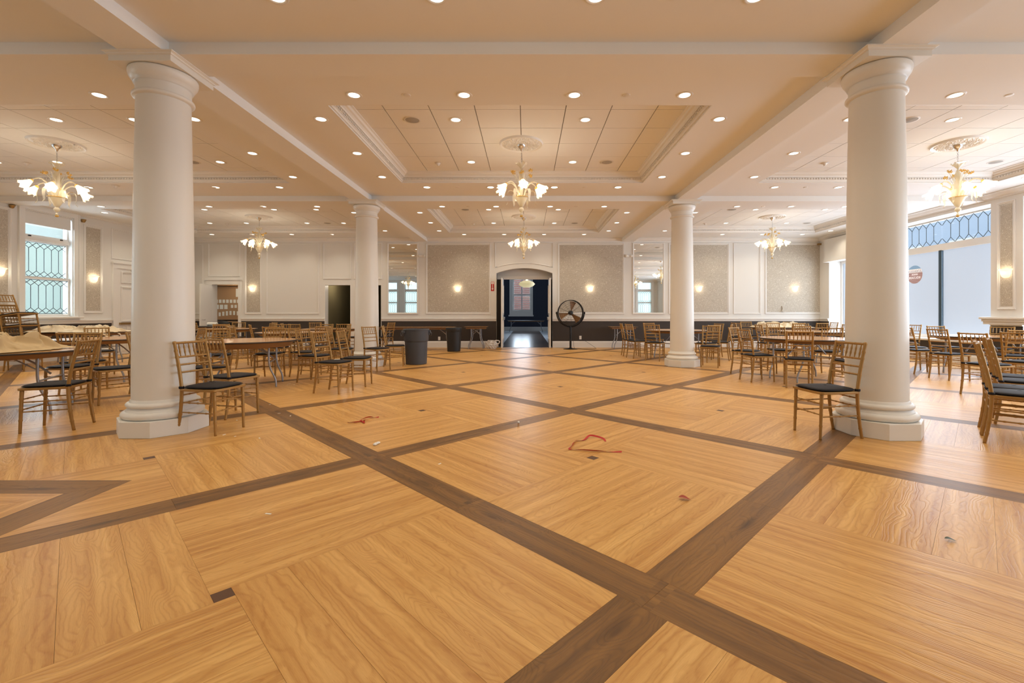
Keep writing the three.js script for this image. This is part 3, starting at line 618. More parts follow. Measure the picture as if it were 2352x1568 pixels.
// ---------------------------------------------------------------- right wall: shop windows with frosted film below and leaded transom lights
const wallRight = wallFrame('wall_right', RIGHT, 10, -PI / 2);          // X runs towards the camera: u = 10 - d
{
  const wins = [[-3.4, -0.10], [0.56, 3.9], [4.5, 7.9], [8.5, 11.9]], far = [-5.5, -3.95];
  slab(wallRight, -6.3, 14.6, SOFFIT + 0.05, [...wins.map(([a, b]) => [a, b, 0.55, 3.63]), [far[0], far[1], 0.55, 2.97]], M.wall, 0.5);
  mesh('crown', run(CROWN, -6, 14), M.white, wallRight);
  for (const [a, b] of [[-0.10, 0.56], [3.9, 4.5], [7.9, 8.5]]) panel(wallRight, a + 0.14, b - 0.14, 1.28, 3.6, true);
  lowerWall(wallRight, [[-6, -5.5], [-3.95, -3.4], [-0.10, 0.56], [3.9, 4.5], [7.9, 8.5], [11.9, 14]]);
  for (const [a, b] of [...wins, far]) { mesh('wainscot', span(a, b, 0.2, 0.5, 0, 0.008), M.wainscot, wallRight); mesh('baseboard', run(BASE, a, b), M.white, wallRight); }
  for (const [a, b] of [[-0.10, 0.56], [3.9, 4.5]]) mesh('pier_cap', boxes([rbox(b - a + 0.30, 0.05, 0.14, 0.01, (a + b) / 2, 1.09, 0.06), rbox(b - a + 0.24, 0.05, 0.10, 0.01, (a + b) / 2, 1.04, 0.05), box(b - a + 0.2, 0.06, 0.07, (a + b) / 2, 0.985, 0.035)]), M.white, wallRight);
  mesh('shade_box', boxes([span(far[0], far[1], 2.97, 3.70, 0, 0.16), span(far[0] - 0.02, far[1] + 0.02, 2.93, 2.99, -0.1, 0.2)]), M.wall, wallRight);
  wins.forEach(([a, b], i) => {
    const g = wallFrame(i ? 'window_' + (9 + i) : 'window_2', RIGHT, 10, -PI / 2), z = -0.45, m = i ? (a + b) / 2 : -1.78;
    mesh('frame', boxes([span(a, b, 2.82, 2.99, z - 0.04, z + 0.05), span(a, b, 3.60, 3.63, z - 0.04, z + 0.05), span(a, b, 0.55, 0.64, z - 0.04, z + 0.08), span(a, a + 0.03, 0.55, 3.63, z - 0.04, z + 0.04), span(b - 0.03, b, 0.55, 3.63, z - 0.04, z + 0.04)]), M.white, g);
    mesh('mullion', span(m - 0.045, m + 0.045, 0.6, 2.83, z - 0.05, z + 0.05), M.mullion, g);
    mesh('pane', span(a + 0.03, m - 0.045, 0.64, 2.82, z - 0.006, z + 0.006), M.frost, g);
    mesh('pane', span(m + 0.045, b - 0.03, 0.64, 2.82, z - 0.006, z + 0.006), M.frost, g);
    leaded(g, a + 0.03, m - 0.01, 3.0, 3.6, z, 7, M.glassPane, true);
    leaded(g, m + 0.01, b - 0.03, 3.0, 3.6, z, 7, M.glassPane, true);
    mesh('sill', rbox(b - a, 0.05, 0.5, 0.01, (a + b) / 2, 0.53, -0.22), M.white, g);
    const p = onWall(wallRight, (a + b) / 2, 1.75, z + 0.03);
    daylight(b - a - 0.1, 2.1, p.x, p.y, p.d, -1, 0, P_RIGHT);
    const q = onWall(wallRight, (a + b) / 2, 3.3, -0.6);
    daylight(b - a - 0.1, 0.55, q.x, q.y, q.d, -1, 0, P_RIGHT * 0.8);
  });
  const g = wallFrame('window_3', RIGHT, 10, -PI / 2), z = -0.45;
  mesh('frame', boxes([span(far[0], far[1], 2.88, 2.97, z - 0.04, z + 0.05), span(far[0], far[0] + 0.06, 0.55, 2.97, z - 0.04, z + 0.05), span(far[1] - 0.06, far[1], 0.55, 2.97, z - 0.04, z + 0.05), span(far[0], far[1], 0.55, 0.62, z - 0.04, z + 0.05)]), M.white, g);
  mesh('pane', span(far[0] + 0.06, far[1] - 0.06, 0.62, 2.88, z - 0.006, z + 0.006), M.frost, g);
  const p = onWall(wallRight, (far[0] + far[1]) / 2, 1.75, z + 0.03);
  daylight(1.4, 2.1, p.x, p.y, p.d, -1, 0, P_RIGHT);
  sconce(wallRight, 0.23, 2.06, 'lit frosted glass wall sconce on the narrow papered pier beside the shop window');
  for (const [u, l] of [[-5.95, 'small brown bracket in the corner beside the torn wallpaper panel']]) { const b = onWall(wallRight, u, 3.62), t = thing('curtain_bracket', l, 'bracket', b.x, b.y, b.d, b.turn, 'window curtain brackets'); mesh('block', box(0.10, 0.06, 0.10, 0, 0, 0.05), M.brass, t); }
  // round sticker on the film: a brick house photograph with white lettering, seen from behind
  const cv = document.createElement('canvas'); cv.width = cv.height = 256;
  const c = cv.getContext('2d');
  c.fillStyle = '#7d9fbf'; c.fillRect(0, 0, 256, 256);
  c.fillStyle = '#b9b2b4'; c.fillRect(0, 62, 256, 46); c.fillStyle = '#efe9e4'; c.fillRect(0, 52, 256, 12); c.fillStyle = '#a0827f'; c.fillRect(0, 104, 256, 160);
  for (let k = 0; k < 12; k++) { c.fillStyle = k % 2 ? '#8e6664' : '#b39490'; c.fillRect(0, 108 + k * 12, 256, 6); }
  for (let k = 0; k < 7; k++) { c.fillStyle = '#5d5a64'; c.fillRect(30 + k * 30, 72, 9, 24); }
  c.save(); c.translate(256, 0); c.scale(-1, 1); c.fillStyle = '#f4f2f6'; c.textAlign = 'center';
  c.font = 'bold 46px sans-serif'; c.fillText('FACCOUNT', 128, 98); c.font = 'bold 34px sans-serif'; c.fillText('WHEN', 128, 140); c.font = 'bold 46px sans-serif'; c.fillText('KOLTAIR', 128, 190); c.restore();
  const tx = new THREE.CanvasTexture(cv); tx.colorSpace = THREE.SRGBColorSpace;
  const st = onWall(wallRight, -2.60, 2.27, z + 0.0085), sk = thing('window_sticker', 'round printed sticker with brick house and white mirrored lettering on the frosted window', 'sticker', st.x, st.y, st.d, st.turn);
  mesh('print', new THREE.CircleGeometry(0.25, 40), mat(0xffffff, 0.5, { map: tx, emissive: new THREE.Color(0.25, 0.25, 0.25), emissiveMap: tx }), sk);
  // the building across the street
  const ext = structure('wall_exterior_street');
  mesh('facade', span(24, 25, 0, 12, -40, -6), M.facade, ext);
  for (let k = 0; k < 9; k++) for (const [y0, y1] of [[3.4, 5.3], [6.6, 8.6]]) {
    const d = 9 + k * 3.2, w = tag(thing('facade_window', 'window with pale frame in the building across the street', 'window', 24, y0, d, -PI / 2, 'windows across the street'));
    mesh('frame', frame(1.5, y1 - y0, [[0, 0], [0, 0.1], [0.14, 0.1], [0.14, 0]]).translate(0, (y1 - y0) / 2, 0), M.white, w);
    mesh('pane', span(-0.62, 0.62, 0.14, y1 - y0 - 0.14, 0.0, 0.02), M.brown, w);
    mesh('bar', boxes([span(-0.62, 0.62, 0.9, 0.98, 0.02, 0.06), span(-0.04, 0.04, 0.1, y1 - y0 - 0.1, 0.02, 0.06)]), M.white, w);
  }
}
// ---------------------------------------------------------------- rear wall (seen in the mirrors)
const wallRear = wallFrame('wall_rear', 0, REAR, PI);
{
  const wins = [[-9.9, -8.77], [-5.6, -4.47], [-1.6, -0.47], [1.3, 2.43], [4.6, 5.73], [8.55, 9.68], [10.25, 11.38]];
  slab(wallRear, -11.2, 12.6, SOFFIT + 0.05, wins.map(([a, b]) => [a, b, 1.12, 3.69]));
  lowerWall(wallRear, [[-11, 12.3]]);
  mesh('crown', run(CROWN, -11, 12.3), M.white, wallRear);
  for (const u of [-7.4, -3.2, 0.42, 3.5, 7.1]) panel(wallRear, u - 0.5, u + 0.5, 1.2, 3.6, true);
  wins.forEach(([a, b], i) => { sashWindow(wallRear, 'window_' + (20 + i), a, b, false); const p = onWall(wallRear, (a + b) / 2, 2.4, -0.5); daylight(1.1, 2.5, p.x, p.y, p.d, 0, 1, P_REAR); });
  const ext = structure('wall_exterior_rear');
  mesh('stucco_face', span(-14, 14, 0, 7, 9.5, 9.7), M.stucco, ext);
}
const street = structure('ground_outside');
mesh('paving', boxes([span(-40, 40, -0.45, -0.25, -60, 40)]), M.paleFloor, street);

// ---------------------------------------------------------------- ceiling fixtures
const downlight0 = thing('downlight', '', 'ceiling lamp');
mesh('trim_ring', lathe([[0.066, 0.012], [0.066, -0.004], [0.086, -0.008], [0.095, -0.004], [0.097, 0]], 24), M.white, downlight0);
mesh('lamp', new THREE.CircleGeometry(0.067, 24).rotateX(PI / 2).translate(0, -0.002, 0), M.bulb, downlight0);
scene.remove(downlight0); taken.set('downlight', 0);
function downlight(x, d, y, label, lit = d < 4.4 ? 0.75 : 1) {
  const t = dup(downlight0, 'downlight', label, x, y, d, 0, 'recessed downlights');
  const s = new THREE.SpotLight(LAMP, P_DOWN * lit, 0, 1.12, 0.7, 2);
  s.position.set(0, -0.03, 0); s.target.position.set(0, -3, 0); s.castShadow = true; s.shadow.radius = 2.5; s.name = 'downlight_lamp';
  t.add(s); t.add(s.target);
}
const speaker0 = thing('ceiling_speaker', '', 'speaker');
mesh('grille', lathe([[0.001, -0.018], [0.06, -0.014], [0.10, -0.004]], 28), M.speaker, speaker0);
mesh('trim_ring', lathe([[0.10, -0.006], [0.115, -0.01], [0.125, 0]], 28), M.white, speaker0);
scene.remove(speaker0); taken.set('ceiling_speaker', 0);
const detector0 = thing('smoke_detector', '', 'smoke detector');
mesh('base', lathe([[0.001, -0.012], [0.062, -0.012], [0.07, 0]], 24), M.white, detector0);
mesh('sensor', lathe([[0.001, -0.055], [0.022, -0.052], [0.026, -0.03], [0.045, -0.012]], 18), M.white, detector0);
scene.remove(detector0); taken.set('smoke_detector', 0);
const sprinkler0 = thing('sprinkler_cap', '', 'sprinkler');
mesh('cap', lathe([[0.001, -0.008], [0.036, -0.008], [0.04, -0.002], [0.044, 0]], 20), M.white, sprinkler0);
scene.remove(sprinkler0); taken.set('sprinkler_cap', 0);
COFFERS.forEach(([x0, x1, d0, d1, cx, cd], n) => {
  const bay = ['entrance bay', 'middle bay', 'doorway bay'][Math.floor(n / 3)], side = ['sash-window aisle', 'central aisle', 'shop-window aisle'][n % 3], L = ', ' + bay + ' of the ' + side;
  const soff = 'lit recessed downlight in the plain soffit' + L, tl = 'lit recessed downlight among the ceiling tiles' + L;
  const w = x1 - x0, cnt = n % 3 === 0 ? 5 : 4, step = 1.335, sx = cx - (cnt - 1) / 2 * step;
  for (let k = 0; k < cnt; k++) { downlight(sx + k * step, d0 - 0.26, SOFFIT, soff); downlight(sx + k * step, d1 + 0.3, SOFFIT, soff); }
  for (const dd of [0.42, 1.74, 3.04]) { downlight(x0 - 0.26, d0 + dd, SOFFIT, soff); downlight(x1 + 0.26, d0 + dd, SOFFIT, soff); }
  if (n > 2) {
    const t = n % 3 === 0 ? [-2.1, -0.95, 0.95, 2.1] : [-0.95, 0.95];
    for (const a of t) for (const e of [-0.93, 0.93]) downlight(cx + a, cd + e, TILE, tl, 0.8);
    for (const [a, e] of [[-1.59, -0.93], [1.59, 0.93]]) dup(speaker0, 'ceiling_speaker', 'round grey ceiling speaker grille' + L, cx + a, TILE, cd + e, 0, 'ceiling speakers');
    dup(detector0, 'smoke_detector', 'white domed smoke detector on the ceiling tiles' + L, cx - 1.58, TILE, cd + 0.98, 0, 'smoke detectors');
  }
  for (const a of [-1.36, 1.30]) for (const e of [d0 - 0.26, d1 + 0.3]) dup(sprinkler0, 'sprinkler_cap', 'small flat sprinkler cover on the soffit' + L, cx + a, SOFFIT, e, 0, 'sprinkler covers');
});
// a detector on the soffit of the leaded-window aisle
dup(detector0, 'smoke_detector', 'tan smoke detector on the plain soffit above the linen-heaped tables', -8.5, SOFFIT, 9.4, 0, 'smoke detectors');

// ---------------------------------------------------------------- chandeliers under plaster roses
const rose = (() => {
  const pos = [], N = 96, Rg = 26, R = 0.365, at = (i, k) => {
    const r = i / Rg, a = k / N * 2 * PI;
    let y = 0.016 + 0.03 * Math.max(0, 1 - r * 3.4);
    if (r > 0.9) y += 0.016 * Math.sin((r - 0.9) / 0.1 * PI); else if (r > 0.84) y += 0;
    else if (r > 0.28) { const s = Math.max(0, 1 - Math.abs((noise(r * 7 + 3 * Math.cos(a * 2), a * 3 + r * 4) * 1.8 % 1 + 1) % 1 - 0.5) / 0.3), p = 0.5 + 0.5 * Math.cos(a * 16 + r * 22); y += 0.02 * s + 0.012 * p * Math.sin((r - 0.28) / 0.56 * PI); }
    return [Math.cos(a) * r * R, -y * (r >= 1 ? 0 : 1), Math.sin(a) * r * R];
  };
  for (let i = 0; i < Rg; i++) for (let k = 0; k < N; k++) { const a = at(i, k), b = at(i, k + 1), c = at(i + 1, k + 1), e = at(i + 1, k); pos.push(...a, ...c, ...b, ...a, ...e, ...c); }
  return fromTris(pos);
})();
function bell(len, r0, r1, seed) {                                        // ruffled lily shade opening along +Y
  const pos = [], N = 24, Q = 7, at = (i, k) => { const t = i / Q, a = k / N * 2 * PI, ruf = Math.pow(t, 3), r = mix(r0, r1, Math.pow(t, 0.8) * (0.72 + 0.28 * t)) * (1 + 0.20 * ruf * Math.cos(a * 6 + seed)), y = t * len + 0.024 * ruf * Math.sin(a * 6 + seed); return [Math.cos(a) * r, y, Math.sin(a) * r]; };
  for (let i = 0; i < Q; i++) for (let k = 0; k < N; k++) { const a = at(i, k), b = at(i, k + 1), c = at(i + 1, k + 1), e = at(i + 1, k); pos.push(...a, ...c, ...b, ...a, ...e, ...c); }
  return fromTris(pos);
}
function ribbonLeaf(pts, width, rx, parentDir) {                          // tapered curled glass leaf
  const c = curve(pts, 14), pos = [], side = parentDir;
  const at = (i, s) => { const t = i / 14, w = width * Math.sin(PI * Math.pow(t, 0.7) * 0.96 + 0.06); return [c[i].x + side.x * w * s, c[i].y + 0.01 * Math.abs(s), c[i].z + side.z * w * s]; };
  for (let i = 0; i < 14; i++) for (const [s, e] of [[-1, 0], [0, 1]]) pos.push(...at(i, s), ...at(i, e), ...at(i + 1, e), ...at(i, s), ...at(i + 1, e), ...at(i + 1, s));
  return fromTris(pos);
}
const chand0 = thing('chandelier', '', 'chandelier');
{
  const t = chand0;
  mesh('canopy', lathe([[0.001, -0.105], [0.012, -0.10], [0.02, -0.07], [0.05, -0.04], [0.065, -0.02], [0.066, 0]], 20), M.chrome, t);
  const links = []; for (let k = 0; k < 7; k++) links.push(new THREE.TorusGeometry(0.013, 0.0032, 6, 12).scale(0.75, 1.3, 1).rotateY(k % 2 ? PI / 2 : 0).translate(0, -0.118 - k * 0.027, 0));
  mesh('chain', join(links), M.chrome, t);
  mesh('top_bell', bell(0.08, 0.016, 0.085, 1).translate(0, -0.385, 0), M.murano, t);
  mesh('stem', lathe([[0.004, -0.30], [0.014, -0.33], [0.022, -0.36], [0.012, -0.40], [0.03, -0.45], [0.045, -0.50], [0.038, -0.55], [0.018, -0.60], [0.012, -0.66], [0.010, -0.84], [0.02, -0.86]], 20), M.murano, t);
  mesh('rod', rod(V3(0, -0.30, 0), V3(0, -0.95, 0), 0.005, 8), M.chrome, t);
  mesh('bowl', lathe([[0.004, -1.035], [0.03, -1.03], [0.05, -0.99], [0.075, -0.94], [0.098, -0.90], [0.112, -0.875], [0.12, -0.87], [0.108, -0.872], [0.07, -0.935], [0.03, -1.0], [0.004, -1.01]], 28), M.murano, t);
  mesh('bowl_rim', new THREE.TorusGeometry(0.117, 0.006, 8, 36).rotateX(PI / 2).translate(0, -0.872, 0), M.amber, t);
  mesh('finial', lathe([[0.004, -1.175], [0.018, -1.165], [0.022, -1.15], [0.01, -1.135], [0.008, -1.12], [0.03, -1.105], [0.045, -1.08], [0.04, -1.055], [0.02, -1.035]], 20), M.murano, t);
  mesh('finial_flower', lathe([[0.004, -1.20], [0.02, -1.195], [0.03, -1.175], [0.012, -1.165]], 10), M.amber, t);
  for (let k = 0; k < 6; k++) {
    const a = k / 6 * 2 * PI + 0.35, o = V3(Math.cos(a), 0, Math.sin(a)), p = (r, y) => V3(o.x * r, y, o.z * r), lift = k % 2 ? 0.03 : 0;
    mesh('arm', sweep(curve([p(0.03, -0.90), p(0.06, -0.80), p(0.12, -0.69 + lift), p(0.20, -0.635 + lift), p(0.27, -0.66 + lift), p(0.305, -0.70 + lift)], 22), (q) => 0.0125 - 0.004 * q, 8), M.murano, t);
    const dir = o.clone().multiplyScalar(0.72).add(V3(0, -0.70, 0)).normalize(), qn = new THREE.Quaternion().setFromUnitVectors(V3(0, 1, 0), dir), tip = p(0.30, -0.695 + lift);
    const sh = mesh('lily_shade', bell(0.15, 0.022, 0.075, k), M.shade, t); sh.quaternion.copy(qn); sh.position.copy(tip);
    const cup = mesh('shade_cup', lathe([[0.006, -0.015], [0.024, -0.01], [0.026, 0.012], [0.02, 0.02]], 14), M.amber, t); cup.quaternion.copy(qn); cup.position.copy(tip);
    const l = new THREE.PointLight(LAMP, P_SHADE); l.name = 'chandelier_lamp'; l.castShadow = true; l.shadow.radius = 1; l.position.copy(tip).addScaledVector(dir, 0.07); t.add(l);
    const b = a + PI / 6, ob = V3(Math.cos(b), 0, Math.sin(b)), pb = (r, y) => V3(ob.x * r, y, ob.z * r), sideB = V3(-ob.z, 0, ob.x);
    mesh('leaf', ribbonLeaf([pb(0.09, -0.86), pb(0.15, -0.77), pb(0.215, -0.78), pb(0.235, -0.87), pb(0.225, -0.96), pb(0.25, -1.0)], 0.03, 0, sideB), M.murano, t);
    mesh('upper_leaf', ribbonLeaf([pb(0.02, -0.86), pb(0.035, -0.72), pb(0.06, -0.58), pb(0.11, -0.46)], 0.022, 0, sideB), M.murano, t);
    mesh('flower_stem', sweep(curve([p(0.02, -0.86), p(0.05, -0.68), p(0.10, -0.55), p(0.165, -0.515 + 0.03 * (k % 3))], 10), 0.003, 5), M.murano, t);
    const fl = mesh('flower', bell(0.028, 0.008, 0.034, k).rotateX(0.4), M.amber, t); fl.position.copy(p(0.165, -0.52 + 0.03 * (k % 3))); fl.rotation.set(0.3, a, 0.4);
  }
}
scene.remove(chand0); taken.set('chandelier', 0);
const CH = ['above the linen-heaped tables', 'in the middle of the open floor', 'above the chairs beside the shop windows', 'above the tables in front of the store-room door', 'in front of the arched doorway', 'in front of the torn wallpaper panel'];
COFFERS.forEach(([, , , , cx, cd], n) => {
  const where = n < 3 ? ['over the camera side of the sash-window aisle', 'over the camera', 'over the camera side of the shop-window aisle'][n] : CH[n - 3];
  tag(mesh('ceiling_rose', rose, M.white), 'white plaster ceiling rose ' + where, 'ceiling rose', 'plaster ceiling roses').position.set(cx, TILE, -cd);
  dup(chand0, 'chandelier', 'lit blown-glass chandelier with lily shades ' + where, cx, TILE - 0.03, cd, n * 0.5, 'glass chandeliers');
});

// ---------------------------------------------------------------- gold bamboo-turned banquet chair (faces +Z)
const ringed = (base, nodes, bump, width) => (q) => { let r = base(q); for (const n of nodes) r += bump * Math.max(0, 1 - Math.abs(q - n) / width); return r; };
const line = (a, b, n) => Array.from({ length: n + 1 }, (_, i) => a.clone().lerp(b, i / n));
const chair0 = thing('banquet_chair', '', 'chair');
{
  const t = chair0, G = M.gold;
  const postPath = curve([V3(0, 0, -0.232), V3(0, 0.12, -0.212), V3(0, 0.28, -0.193), V3(0, 0.44, -0.186), V3(0, 0.60, -0.206), V3(0, 0.76, -0.238), V3(0, 0.915, -0.272)], 60);
  const post = sweep(postPath, ringed((q) => 0.0135 + 0.0025 * Math.sin(q * PI), [0.13, 0.25, 0.36, 0.66, 0.745, 0.83, 0.90, 0.985], 0.0035, 0.012), 10);
  const backAt = (y) => { let best = postPath[0]; for (const p of postPath) if (Math.abs(p.y - y) < Math.abs(best.y - y)) best = p; return best.z; };
  for (const s of [-1, 1]) mesh('back_post', post.clone().translate(s * 0.178, 0, 0), G, t);
  const leg = sweep(line(V3(0, 0, 0.193), V3(0, 0.428, 0.178), 30), ringed((q) => 0.0125 + 0.0045 * q, [0.3, 0.55, 0.8], 0.003, 0.03), 10);
  for (const s of [-1, 1]) mesh('leg', leg.clone().translate(s * 0.176, 0, 0), G, t);
  const sh = new THREE.Shape(), w1 = 0.205, w0 = 0.188;
  sh.moveTo(-w0 + 0.02, -0.198); sh.lineTo(w0 - 0.02, -0.198); sh.quadraticCurveTo(w0, -0.198, w0 + 0.002, -0.178); sh.quadraticCurveTo(w1 + 0.006, 0, w1, 0.175); sh.quadraticCurveTo(w1, 0.2, w1 - 0.03, 0.203); sh.quadraticCurveTo(0, 0.222, -w1 + 0.03, 0.203); sh.quadraticCurveTo(-w1, 0.2, -w1, 0.175); sh.quadraticCurveTo(-w1 - 0.006, 0, -w0 - 0.002, -0.178); sh.quadraticCurveTo(-w0, -0.198, -w0 + 0.02, -0.198);
  mesh('seat_frame', new THREE.ExtrudeGeometry(sh, { depth: 0.014, bevelEnabled: true, bevelSize: 0.004, bevelThickness: 0.005, bevelSegments: 2, curveSegments: 6 }).rotateX(PI / 2).translate(0, 0.446, 0), G, t);
  const rail = (y, r) => sweep(line(V3(-0.178, y, backAt(y)), V3(0.178, y, backAt(y)), 36), ringed(() => r, [0.05, 0.33, 0.67, 0.95], 0.0028, 0.022), 8);
  mesh('top_rail', rail(0.898, 0.0115), G, t);
  for (const y of [0.758, 0.683, 0.608]) mesh('back_rail', rail(y, 0.0088), G, t);
  for (let k = 0; k < 6; k++) { const x = -0.135 + k * 0.054; mesh('spindle', sweep(line(V3(x, 0.758, backAt(0.758)), V3(x, 0.898, backAt(0.898)), 18), (q) => 0.0052 + 0.0045 * Math.max(0, 1 - Math.abs(q - 0.36) / 0.2) + 0.0045 * Math.max(0, 1 - Math.abs(q - 0.66) / 0.2), 6), G, t); }
  const bar = (a, b) => sweep(line(a, b, 24), ringed(() => 0.0066, [0.25, 0.5, 0.75], 0.0034, 0.03), 6);
  const zb = (y) => backAt(y), zf = (y) => 0.193 - 0.015 * y / 0.428;
  for (const y of [0.335, 0.232]) mesh('stretcher', bar(V3(-0.176, y, zf(y)), V3(0.176, y, zf(y))), M.gold, t);
  for (const s of [-1, 1]) for (const y of [0.308, 0.212]) mesh('stretcher', bar(V3(s * 0.176, y, zf(y)), V3(s * 0.178, y + 0.006, zb(y))), M.gold, t);
  for (const y of [0.385, 0.305]) mesh('stretcher', bar(V3(-0.178, y, zb(y)), V3(0.178, y, zb(y))), M.gold, t);
  // cushion, domed, with tie straps round the posts
  const pos = [], N = 22, cs = (i, k, top) => { const u = i / N * 2 - 1, v = k / N * 2 - 1, e = Math.pow(Math.pow(Math.abs(u), 4.5) + Math.pow(Math.abs(v), 4.5), 1 / 4.5), m = Math.max(Math.abs(u), Math.abs(v)) || 1, f = e > 0 ? m / e : 1, hw = mix(0.192, 0.208, (v * f + 1) / 2), edge = clamp(1 - m, 0, 1), y = top ? 0.4625 + 0.024 * Math.pow(edge, 0.32) : 0.4625 - 0.012 * Math.min(1, edge * 7); return [u * f * hw, y, v * f * 0.208 + 0.004]; };
  const idx = (top) => { for (let i = 0; i < N; i++) for (let k = 0; k < N; k++) { const a = cs(i, k, top), b = cs(i, k + 1, top), c = cs(i + 1, k + 1, top), e = cs(i + 1, k, top); top ? pos.push(...a, ...b, ...c, ...a, ...c, ...e) : pos.push(...a, ...c, ...b, ...a, ...e, ...c); } };
  idx(true); idx(false);
  const g0 = fromTris(pos), keyed = new Map(), nn = g0.attributes.normal, pp = g0.attributes.position;   // smooth the shading across the grid
  for (let i = 0; i < pp.count; i++) { const q = [pp.getX(i).toFixed(4), pp.getY(i).toFixed(4), pp.getZ(i).toFixed(4)].join(); const s = keyed.get(q) ?? V3(0, 0, 0); s.add(V3(nn.getX(i), nn.getY(i), nn.getZ(i))); keyed.set(q, s); }
  for (let i = 0; i < pp.count; i++) { const s = keyed.get([pp.getX(i).toFixed(4), pp.getY(i).toFixed(4), pp.getZ(i).toFixed(4)].join()).clone().normalize(); nn.setXYZ(i, s.x, s.y, s.z); }
  const cu = mesh('cushion', g0, M.cushion, t);
  for (const s of [-1, 1]) mesh('strap', new THREE.TorusGeometry(0.0185, 0.006, 6, 16).scale(1, 1, 2.2).rotateX(PI / 2).translate(s * 0.178, 0.462, -0.187), M.cushion, cu);
}
scene.remove(chair0); taken.set('banquet_chair', 0);
function chair(x, d, fx, fd, label, group, y = 0) { return dup(chair0, 'banquet_chair', label, x, y, d, Math.atan2(fx, -fd), group); }

// ---------------------------------------------------------------- folding tables
function foldingLegs(t, half, spread, top) {                              // two wishbone leg frames under a table
  for (const s of [-1, 1]) {
    for (const e of [-1, 1]) mesh('leg', sweep(curve([V3(s * half, top, e * spread), V3(s * half, 0.42, e * spread), V3(s * (half + 0.02), 0.30, e * (spread - 0.015)), V3(s * (half + 0.09), 0.12, e * (spread - 0.03)), V3(s * (half + 0.10), 0, e * (spread - 0.03))], 20), 0.0145, 8), M.steel, t);
    mesh('crossbar', rod(V3(s * half, 0.40, -spread), V3(s * half, 0.40, spread), 0.011, 6), M.steel, t);
    mesh('brace', sweep([V3(s * half, 0.45, 0), V3(s * (half - 0.14), 0.58, 0), V3(s * (half - 0.30), top, 0)], 0.012, 6), M.steel, t);
    mesh('brace', sweep([V3(s * half, 0.52, spread * 0.9), V3(s * (half - 0.26), top, spread * 0.9)], 0.008, 6), M.steel, t);
  }
}
function roundTable(x, d, r, turn, label, group, deep) {
  const t = thing('round_table', label, 'table', x, 0, d, turn, group);
  const g = new THREE.CylinderGeometry(r - 0.004, r - 0.004, 0.022, 72).translate(0, 0.741, 0), uv = g.attributes.uv, p = g.attributes.position;
  for (let i = 0; i < uv.count; i++) uv.setXY(i, p.getX(i) / 1.2, p.getZ(i) * 6);
  mesh('tabletop', g, M.tableTop, t);
  mesh('edge_band', lathe([[r - 0.008, 0.732], [r, 0.730], [r + 0.002, 0.741], [r, 0.752], [r - 0.008, 0.7525]], 72), M.tableEdge, t);
  const h = deep ? 0.085 : 0.055;
  mesh('apron', lathe([[r - 0.14, 0.73 - h], [r - 0.11, 0.73 - h], [r - 0.05, 0.73]], 48), M.apron, t);
  foldingLegs(t, r * 0.52, r * 0.46, 0.70);
  return t;
}
function rectTable(x, d, w, l, turn, label, group, mtop = M.tableTop) {
  const t = thing('folding_table', label, 'table', x, 0, d, turn, group);
  const g = rbox(w, 0.026, l, 0.006, 0, 0.737, 0), uv = g.attributes.uv, p = g.attributes.position;
  for (let i = 0; i < uv.count; i++) uv.setXY(i, p.getX(i) / 1.2, p.getZ(i) * 6);
  mesh('tabletop', g, mtop, t);
  mesh('edge_band', frame(w + 0.006, l + 0.006, [[0, 0], [0, 0.02], [0.004, 0.022], [0.004, 0], [0, 0]]).rotateX(-PI / 2).translate(0, 0.727, 0), M.tableEdge, t);
  mesh('apron', frame(w - 0.12, l - 0.10, [[0, 0], [0, 0.05], [0.02, 0.05], [0.02, 0], [0, 0]]).rotateX(-PI / 2).translate(0, 0.675, 0), M.apron, t);
  foldingLegs(t, w / 2 - 0.24, Math.min(0.28, l / 2 - 0.08), 0.70);
  return t;
}
